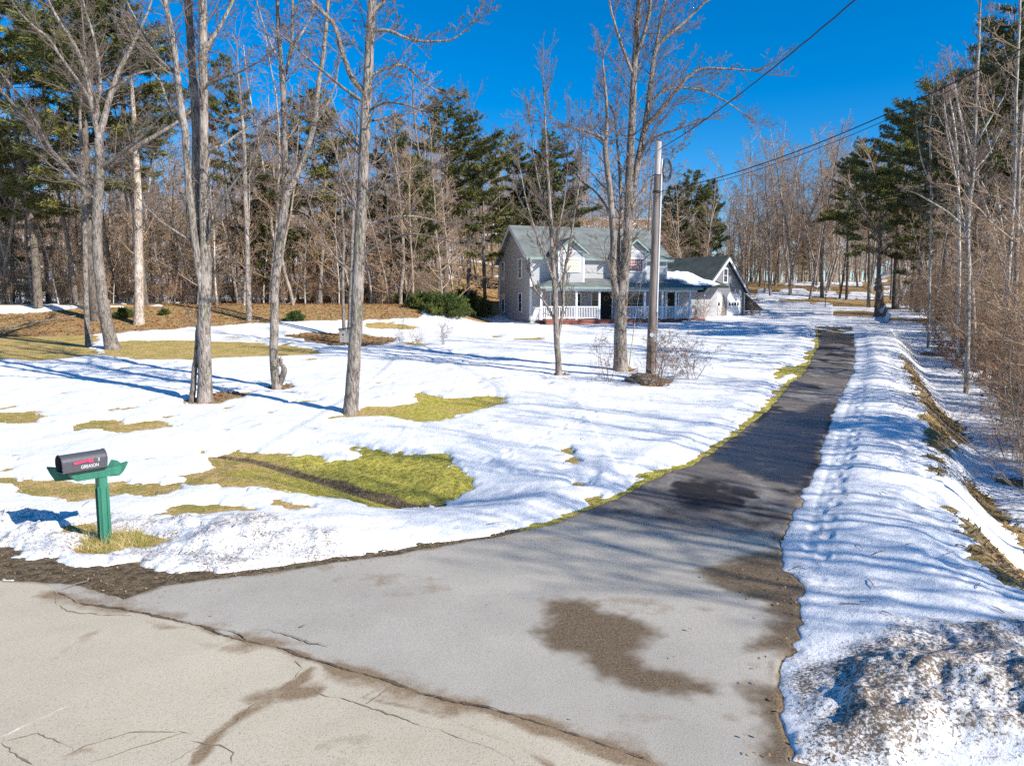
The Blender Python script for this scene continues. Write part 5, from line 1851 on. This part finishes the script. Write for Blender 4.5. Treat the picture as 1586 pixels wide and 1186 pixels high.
# ell linking house and garage
EU0, EU1, EY0, EY1 = HW + .002, 16.6, .9, 6.2
MB().box(EU0, EU1, EY0, EY1, .3, 3.15).build('ell_wall', M['siding'], house)
MB().box(EU0 + .02, EU1 - .02, EY0 + .02, EY1, -.5, .3).build('ell_foundation', M['found'], house)
er = MB().slab([(HW - .02, -.30, 3.02), (EU1 + .3, -.30, 3.02), (EU1 + .3, EY1, 4.75), (HW - .02, EY1, 4.75)], .14)
ell = er.build('ell_roof', M['shingled'], house)
# snow lying on the ell roof, a real lumpy sheet
ns, nt_ = 40, 36
S, Tt = np.meshgrid(np.linspace(0, 1, ns), np.linspace(0, 1, nt_), indexing='ij')
uu = HW + .25 + S * (EU1 - HW - .55); vv = -.22 + Tt * 5.2
e_ = np.minimum(np.minimum(S, 1 - S) * 6, np.minimum(Tt + .05, (1 - Tt)) * 5)
e_ = e_ + .9 * fbm(uu / .9, vv / .9, 91, 3)
zz = 3.02 + (vv + .30) * (1.73 / (EY1 + .30)) + np.clip(e_, -.12, 1) * .20 + .03 * fbm(uu / .4, vv / .4, 92, 2)
idx = np.arange(ns * nt_).reshape(ns, nt_)
sn = mesh_np('snow_cover', np.stack([uu.ravel(), vv.ravel(), zz.ravel()], 1), np.stack([idx[:-1, :-1], idx[1:, :-1], idx[1:, 1:], idx[:-1, 1:]], -1).reshape(-1, 4), M['rsnow'], ell, smooth=True)
s0 = HF.front(1033, 470, EY0)[0]
door(house, s0, s0 + .95, zf, zf + 2.1, EY0, 'dark')
MB().box(HW + .3, EU1 - 1.6, -.008, EY0 - .01, zf - .12, zf).build('ell_stoop', M['deck'], house)

# ------------------------------------------------------------------ garage
ga = Vector((.679, .734)); gn = Vector((.734, -.679))      # wall direction, facing direction
apex = at(1124, 398, 62.0)
GWd, GL = 8.0, 9.0
go_ = Vector((apex.x, apex.y)) - ga * (GWd / 2)
gzb = 2.0
garage = thing('garage', 'grey gabled garage with two white arched doors, dark roof and a lean-to', 'garage', (go_.x, go_.y, gzb), math.atan2(ga.y, ga.x))
# local x along front wall, local y into the building
GE, GA = 2.55, apex.z - gzb - .1
MB().prism([(0, .2), (GWd, .2), (GWd, GE), (GWd / 2, GA - .06), (0, GE)], 0, GL, 1).build('wall', M['sidingg'], garage)
MB().box(.03, GWd - .03, .03, GL - .03, -.6, .2).build('foundation', M['found'], garage)
r = MB(); k_ = (GA - GE) / (GWd / 2); o_ = .35
r.slab([(-o_, -.35, GE - k_ * o_ + .1), (GWd / 2, -.35, GA + .1), (GWd / 2, GL + .3, GA + .1), (-o_, GL + .3, GE - k_ * o_ + .1)][::-1], .13)
r.slab([(GWd / 2, -.35, GA + .1), (GWd + o_, -.35, GE - k_ * o_ + .1), (GWd + o_, GL + .3, GE - k_ * o_ + .1), (GWd / 2, GL + .3, GA + .1)][::-1], .13)
groof = r.build('roof', M['shingled'], garage)
for sx, e0 in ((-1, -o_), (1, GWd + o_)):
    MB().prism([(e0, GE - k_ * o_ + .06), (GWd / 2, GA + .06), (GWd / 2, GA - .22), (e0, GE - k_ * o_ - .22)], -.385, -.353, 1).build('rake_board', M['conduit'], groof)
for c in (2.1, 5.75):
    m = MB(); w = 1.3; h = 2.35
    prof = [(c - w, .02), (c + w, .02), (c + w, h - .35), (c + w - .35, h), (c - w + .35, h), (c - w, h - .35)]
    m.prism(prof, -.05, -.006, 1)
    d = m.build('garage_door', M['white'], garage)
    f = MB()
    for i in range(4):
        x = c - w + .3 + i * .54
        f.box(x, x + .36, -.062, -.052, 1.32, 1.60)
    f.build('door_window', M['glass'], d)
    g = MB()
    for zz_ in (.55, 1.1, 1.75):
        g.box(c - w + .02, c + w - .02, -.058, -.0515, zz_ - .012, zz_ + .012)
    g.build('panel_seam', M['found'], d)
    a_ = MB()
    pf = [(c - w, .02), (c - w, h - .35), (c - w + .35, h), (c + w - .35, h), (c + w, h - .35), (c + w, .02)]
    po = [(c - w - .14, .02), (c - w - .14, h - .30), (c - w + .30, h + .14), (c + w - .30, h + .14), (c + w + .14, h - .30), (c + w + .14, .02)]
    for i in range(5):
        a_.prism([pf[i], pf[i + 1], po[i + 1], po[i]], -.085, -.004, 1)
    a_.build('door_casing', M['found'], d)
wall_window(garage, 'v', 0., GWd / 2 - .33, GWd / 2 + .33, 3.35, 4.45, 'glass', (1, 2))
MB().box(-.02, .14, -.02, .12, .2, GE - .05).build('corner_board', M['white'], garage)
MB().box(GWd - .14, GWd + .02, -.02, .12, .2, GE - .05).build('corner_board', M['white'], garage)
# lean-to on the right
lr = MB().slab([(GWd + .02, .2, 2.62), (GWd + 4.6, .2, .95), (GWd + 4.6, 5.5, .95), (GWd + .02, 5.5, 2.62)], .10)
lt = lr.build('lean_to_roof', M['shingled'], garage)
for (x, h) in ((GWd + .5, 2.3), (GWd + 2.3, 1.65), (GWd + 4.3, .92)):
    MB().box(x - .07, x + .07, .3, .44, -.5, h).build('lean_to_post', M['lathe'], lt)
sc_ = MB()
for i in range(7):
    for j in range(4 if i < 4 else 2):
        sc_.box(GWd + .7 + i * .42, GWd + 1.05 + i * .42, .7, 1.2, -.25 + j * .27, -.02 + j * .27)
wp = sc_.build('woodpile', M['leaf2'], None, bevel=.03)
wp.location = garage.location; wp.rotation_euler = garage.rotation_euler
tag(wp, 'stacked split firewood under the garage lean-to', 'woodpile')

# ------------------------------------------------------------------ utility pole
pb = on_ground(1006, 590, f=G)
ptp = at(1020, 220, pb.y)
pole = thing('utility_pole', 'leaning brown wooden utility pole with grey conduit and a small round tag', 'pole', (pb.x, pb.y, pb.z - .05))
tv = ptp - Vector((pb.x, pb.y, pb.z - .05)); Lp = tv.length; td = tv.normalized()
split_ = Lp * .86
tubes([([td * (Lp * i / 8 * .86) for i in range(9)], [.148 - .040 * i / 8 for i in range(9)])], 'shaft', M['pole'], pole, 14)
tubes([([td * split_, td * (Lp * .93), td * Lp], [.1075, .106, .104])], 'pole_top', M['polet'], pole, 14)
side = Vector((.96, -.1, 0)).normalized()
tubes([([td * (Lp * a) + side * (.19 - .045 * a) for a in (.0, .3, .33)], [.028] * 3)], 'conduit', M['steel'], pole, 10)
tubes([([td * (Lp * a) + side * (.172 - .045 * a) + Vector((0, -.03, 0)) for a in (.3, .6, .93)], [.032] * 3)], 'conduit', M['conduit'], pole, 10)
gp = [td * (Lp * a) + Vector((.02, -.18 + .045 * a, 0)) for a in (.0, .16)]
tubes([(gp, [.045, .045])], 'ground_guard', M['leaf2'], pole, 8)
cl = td * (Lp * .80)
coil = []
cc = td * (Lp * .885) + side * .30 + Vector((0, -.05, 0))
for i in range(64):
    a = i * 6.283 / 16; rr = .17 + .03 * (i // 16)
    coil.append(cc + Vector((rr * .75 * math.cos(a), .02 * (i // 16), rr * 1.55 * math.sin(a))))
tubes([(coil, [.013] * 64)], 'cable_coil', M['cable'], pole, 6)
for a in (.795, .80, .865):
    ring = [td * (Lp * a) + Vector((.135 * math.cos(t), .135 * math.sin(t), 0)) for t in np.linspace(0, 6.283, 15)]
    tubes([(ring, [.016] * 15)], 'clamp', M['cable'], pole, 6)
tg = MB(); k0 = 20
tg.prism([(.085 * math.cos(6.283 * i / k0), .085 * math.sin(6.283 * i / k0)) for i in range(k0)], -.008, .008, 1)
tgo = tg.build('tag', M['conduit'], pole); tgo.location = td * (Lp * .205) + Vector((0, -.165, 0))
# three pale digits scratched on the tag: soft marks only
mk = MB()
for x_ in (-.045, -.012, .022):
    mk.box(x_, x_ + .02, -.0105, -.0085, -.03 + x_ * .3, .03 + x_ * .3)
mk.build('tag_mark', M['letter'], tgo)


def wire(p, q, sag, r, label, n=40, twist=0):
    pts = []
    for i in range(n + 1):
        t = i / n; w = p.lerp(q, t); w.z -= sag * 4 * t * (1 - t)
        if twist:
            w += Vector((0, math.cos(i * 1.7), math.sin(i * 1.7))) * twist
        pts.append(w)
    o = tubes([(pts, [r] * (n + 1))], 'power_line', M['cable'], None, 6)
    return tag(o, label, 'cable')


top = Vector(pole.location) + td * (Lp * .975) + Vector((.1, -.02, 0))
# the upper service drop crosses the frame top at (1370,0)
far = at(1660, -250, 9.0)
far = at(1374, -3, 11.5)
ext = top + (far - top) * 1.55
wire(top, Vector((ext.x, ext.y, ext.z + 1.2)), .42, .014, 'single black wire rising from the pole top to the upper right', 90, .006)
c2 = Vector(pole.location) + td * (Lp * .80) + Vector((.13, 0, 0))
e1_ = at(1590, 96, 15.0); e1x = c2 + (e1_ - c2) * 1.4; e1x.z += 1.3
wire(c2, e1x, .75, .014, 'thicker lower black cable sweeping from the pole clamp to the right edge', 60)
c3 = c2 + Vector((0, .02, -.08))
wire(c3, e1x + Vector((.1, 0, -.05)), .80, .008, 'thin lower wire strung just beneath the thick cable', 60)
# rock and yellow guy guard
def rock(name, loc, s, label):
    import bmesh
    bm = bmesh.new(); bmesh.ops.create_icosphere(bm, subdivisions=4, radius=1)
    for v in bm.verts:
        n_ = 1 + .45 * float(fbm(np.array([v.co.x * 1.3 + v.co.z]), np.array([v.co.y * 1.3 - v.co.z]), 7, 4)[0])
        v.co = Vector((v.co.x * s[0], v.co.y * s[1], v.co.z * s[2])) * n_
    me = bpy.data.meshes.new(name); bm.to_mesh(me); bm.free()
    me.materials.append(M['rock'])
    o = bpy.data.objects.new(name, me); COL.objects.link(o); o.location = loc
    return tag(o, label, 'rock')


rb_ = on_ground(1000, 592, f=G)
rock('boulder', (rb_.x - .15, rb_.y + .0, rb_.z), (.62, .45, .34), 'dark boulder half covered in twigs at the foot of the utility pole')
# brush pile sticks over it
st = []
for i in range(46):
    a = random.uniform(0, 6.28); c = Vector((rb_.x + random.gauss(0, .35), rb_.y - .25 + random.gauss(0, .2), rb_.z + random.uniform(.05, .35)))
    d = Vector((math.cos(a), math.sin(a) * .5, random.uniform(-.25, .45))).normalized() * random.uniform(.2, .6)
    st.append(([c - d, c + Vector((0, 0, .03)), c + d], [.009, .007, .004]))
o = tubes(st, 'brush_pile', M['twigw'], None); tag(o, 'small heap of dead twigs piled on the boulder', 'brush pile')
gy_b = on_ground(973, 574, f=G); gt = at(983, 500, gy_b.y)
gw = thing('guy_wire', 'guy wire with a yellow plastic guard beside the large tree', 'guy wire', gy_b)
cyl('guard', M['yellow'], gw, (0, 0, -.1), Vector(gt) - gy_b, .02, .018, 8)
cyl('wire', M['steel'], gw, Vector(gt) - gy_b, (Vector(pole.location) + td * (Lp * .86)) - gy_b, .006, .006, 6)

# ------------------------------------------------------------------ mailbox
mb_ = on_ground(163, 838, f=G)
msc = 1.0
ax = Vector((.6, .8)); mz = math.atan2(.8, .6)     # box axis, opening at the negative end
mbx = thing('mailbox', 'black mailbox with red flag on a green wooden post by the road', 'mailbox', (mb_.x, mb_.y, mb_.z), mz)
# local x = box axis (towards the back), local y = left of it
PH = .90
pw = .058
m = MB().box(-pw, pw, -pw, pw, -.25, PH - .003)
post = m.build('post', M['green'], mbx, bevel=.006)
gr_ = MB()
for s_ in (-1, 1):
    gr_.box(-pw - .014, pw + .014, s_ * .036 - .009, s_ * .036 + .009, -.2, PH - .12)
    gr_.box(s_ * .036 - .009, s_ * .036 + .009, -pw - .013, pw + .013, -.2, PH - .14)
gr_.build('post_moulding', M['green'], mbx)


def arm(name, x0, x1, y, w, z0, z1, cut0, cut1):
    """board along x with bracket-cut ends"""
    prof = [(x0 + cut0, z0), (x1 - cut1, z0), (x1 - cut1 * .55, z0 + (z1 - z0) * .3), (x1, z1 - .015), (x1, z1), (x0, z1), (x0, z1 - .015), (x0 + cut0 * .55, z0 + (z1 - z0) * .35)]
    mm = MB()
    k = len(mm.v)
    mm.prism([(p, q) for p, q in prof], y - w, y + w, 1)
    o = mm.build(name, M['green'], mbx, bevel=.004)
    g = MB()
    for f in (.35, .68):
        zc = z0 + (z1 - z0) * f
        g.box(x0 + cut0 + .02, x1 - cut1 - .02, y - w - .005, y + w + .005, zc - .010, zc + .010)
    g.build('arm_moulding', M['green'], o)
    return o


xb0, xb1 = -.50, .03
arm('arm', -.40, .28, 0, .045, PH, PH + .115, .09, .07)
# side ledge carrying the second, cross-set bracket
cross = MB()
prof = [(-.66, .20), (-.62, .10), (-.57, .0), (.18, .0), (.23, .05), (.29, .16), (.28, .18), (.20, .16), (.16, .20), (.09, .22), (.04, .13), (-.30, .115), (-.46, .115), (-.56, .18)]
cross.prism(prof, -.03, .03, 1)
ca_ = cross.build('cross_arm', M['green'], mbx, bevel=.004)
ca_.location = (.075, .075, PH - .02); ca_.rotation_euler = (0, 0, R(-26))
ba = MB().box(-.44, .04, -.085, .085, PH + .118, PH + .142).build('base_board', M['dark'], mbx)
# body: arched shell open at the road end
n_ = 16; rw = .105; hh = .125; L0_, L1_ = -.50, .045
prof = [(rw, 0)] + [(rw * math.cos(a), hh + rw * math.sin(a)) for a in np.linspace(0, math.pi, n_)] + [(-rw, 0)]
th = .006
zb_ = PH + .145
v = []; f = []
pr_in = [((rw - th) * (1 if y > 0 else -1) if abs(abs(y) - rw) < 1e-6 else y * (rw - th) / rw, max(th, z - th * (1 if z > hh else 0))) for y, z in prof]
for X in (L0_, L1_):
    for (y, z) in prof:
        v.append((X, y, z + zb_))
for X in (L0_, L1_ - .01):
    for (y, z) in pr_in:
        v.append((X, y, z + zb_))
m_ = len(prof)
for i in range(m_):
    j = (i + 1) % m_
    f.append((i, j, m_ + j, m_ + i))
    f.append((2 * m_ + i, 3 * m_ + i, 3 * m_ + j, 2 * m_ + j))
    f.append((i, 2 * m_ + i, 2 * m_ + j, j))
f.append(tuple(m_ + i for i in range(m_))); f.append(tuple(3 * m_ + i for i in reversed(range(m_))))
mm = MB(); mm.v = v; mm.f = f
body = mm.build('body', M['mblack'], mbx)
# rim rolls at both ends
for X, nm in ((L0_, 'front_rim'), (L1_, 'back_rim')):
    tubes([([Vector((X, y, z + zb_)) for y, z in prof], [.008] * m_)], nm, M['mblack'], mbx, 8)
# door hanging open below the mouth
dprof = [(y * 1.02, z * 1.02) for y, z in prof]
# faint mail inside
MB().box(L0_ + .05, L0_ + .28, -.05, .06, zb_ + .012, zb_ + .03).build('letter', M['paint'], mbx)
# flag on the side towards the camera (local -y)
fl = MB()
fl.prism([(-.375, .128), (-.135, .150), (-.135, .100), (-.190, .096), (-.195, .116), (-.375, .098)], -rw - .020, -rw - .012, 1)
flo = fl.build('flag', M['flag'], mbx); flo.location = (0, 0, zb_)
cyl('rivet', M['letter'], mbx, (-.355, -rw - .03, zb_ + .113), (-.355, -rw - .001, zb_ + .113), .009, n=10)
rv = []
for x_ in (-.40, -.10, .0):
    cyl('rivet', M['letter'], mbx, (x_, -rw - .004, zb_ + .018), (x_, -rw + .002, zb_ + .018), .005, n=8)


def text(s, size, loc, parent, mat, bold=.02, sx=1.0):
    cu = bpy.data.curves.new('lettering', 'FONT'); cu.body = s; cu.size = size; cu.extrude = .0012; cu.offset = bold * size
    to = bpy.data.objects.new('tmp', cu); COL.objects.link(to)
    bpy.context.view_layer.update()
    me = bpy.data.meshes.new_from_object(to.evaluated_get(bpy.context.evaluated_depsgraph_get()))
    bpy.data.objects.remove(to)
    me.materials.clear(); me.materials.append(M[mat])
    o = bpy.data.objects.new('lettering', me); COL.objects.link(o); o.parent = parent
    o.location = loc; o.rotation_euler = (R(90), 0, 0); o.scale = (sx, 1, 1)
    return o


text('GREASON', .062, (-.285, -rw - .0025, zb_ + .032), body, 'letter', .008, .78)
text('2', .056, (-.075, -rw - .0025, zb_ + .105), body, 'letter', .012)

# ------------------------------------------------------------------ birdhouse
bb = on_ground(536, 538, f=G)
bh = thing('birdhouse', 'weathered grey birdhouse on a post behind the straight grey trunk', 'birdhouse', (bb.x, bb.y, bb.z), R(12))
kk = bb.y / FPX
MB().box(-.03, .05, -.04, .04, -.2, 13 * kk).build('post', M['lathe'], bh)
x0, x1 = -10 * kk, 7 * kk
MB().prism([(x0 + .05, 8 * kk), (x1, 8 * kk), (x1, 27 * kk), (x0, 27 * kk)], -.16, .16, 1).build('box', M['lathe'], bh)
MB().prism([(x0 - .06, 27.2 * kk), (x1 + .05, 29 * kk), (x1 + .05, 31 * kk), (x0 - .02, 29.2 * kk)], -.24, .22, 1).build('roof', M['shingled'], bh)
MB().prism([(x0 + .2 + .05 * math.cos(t), 20 * kk + .05 * math.sin(t)) for t in np.linspace(0, 6.28, 14)[:-1]], -.165, -.155, 1).build('entrance_hole', M['dark'], bh)

# small posts in the clearing
pb2 = on_ground(1278, 476, f=G); pt2 = at(1278, 457, pb2.y)
sp_ = thing('marker_post', 'thin dark post standing alone in the snowy clearing', 'post', pb2)
cyl('stake', M['barkd'], sp_, (0, 0, -.2), (0, 0, pt2.z - pb2.z), .06, .05, 8)
MB().box(-.11, .11, -.03, .03, pt2.z - pb2.z - .05, pt2.z - pb2.z + .12).build('cap', M['barkd'], sp_)
# a fallen log on the leafy bank and one at the mailbox side of the lawn
for (a, b_, r_, lab) in (((388, 505), (462, 470), .06, 'grey fallen branch leaning on the leafy bank right of the stem clump'),
                         ((-20, 517), (118, 497), .07, 'bent grey fallen branch on the bank at the left edge')):
    pa = on_ground(*a, f=G); pq = on_ground(*b_, f=G)
    o = tubes([([pa + Vector((0, 0, .05)), pa.lerp(pq, .5) + Vector((0, 0, .3)), pq + Vector((0, 0, .35))], [r_, r_ * .8, r_ * .5])], 'fallen_branch', M['bark'], None)
    tag(o, lab, 'branch')

# ------------------------------------------------------------------ light
EL = R(31)
az = math.atan2(SUNX, SUNY)          # compass-style angle from +Y towards +X
sun = bpy.data.lights.new('sun', 'SUN'); sun.energy = 5.0; sun.angle = R(.5); sun.color = (1.0, .95, .87)
so = bpy.data.objects.new('sun', sun); COL.objects.link(so)
sd = Vector((SUNX * math.cos(EL), SUNY * math.cos(EL), math.sin(EL))).normalized()
so.rotation_euler = sd.to_track_quat('Z', 'Y').to_euler()
w = bpy.data.worlds.new('World'); sc.world = w; w.use_nodes = True
nt = w.node_tree; bg = nt.nodes['Background']
sky = nt.nodes.new('ShaderNodeTexSky'); sky.sky_type = 'NISHITA'; sky.sun_disc = False
sky.sun_elevation = EL; sky.sun_rotation = az
sky.altitude = 600; sky.air_density = 1.0; sky.dust_density = .15; sky.ozone_density = 4.5
hs = nt.nodes.new('ShaderNodeHueSaturation'); hs.inputs['Saturation'].default_value = 1.42; hs.inputs['Hue'].default_value = .502
nt.links.new(sky.outputs[0], hs.inputs['Color']); nt.links.new(hs.outputs[0], bg.inputs['Color'])
bg.inputs['Strength'].default_value = .115

sc.view_settings.view_transform = 'Standard'; sc.view_settings.look = 'None'
sc.view_settings.exposure = .6; sc.view_settings.gamma = 1.0
sc.cycles.use_denoising = False
sc.cycles.max_bounces = 5; sc.cycles.diffuse_bounces = 3; sc.cycles.glossy_bounces = 2; sc.cycles.transparent_max_bounces = 4
# clear unused proto variants
for kname, lst in variants.items():
    for i, o in enumerate(lst):
        if not used.get((kname, i)):
            for ch in list(o.children):
                for g_ in list(ch.children):
                    bpy.data.objects.remove(g_)
                bpy.data.objects.remove(ch)
            bpy.data.objects.remove(o)
for o in list(COL.objects):
    if o.parent is None and o.type in ('MESH', 'EMPTY') and not o.get('label') and not o.get('kind'):
        print('UNLABELLED', o.name)
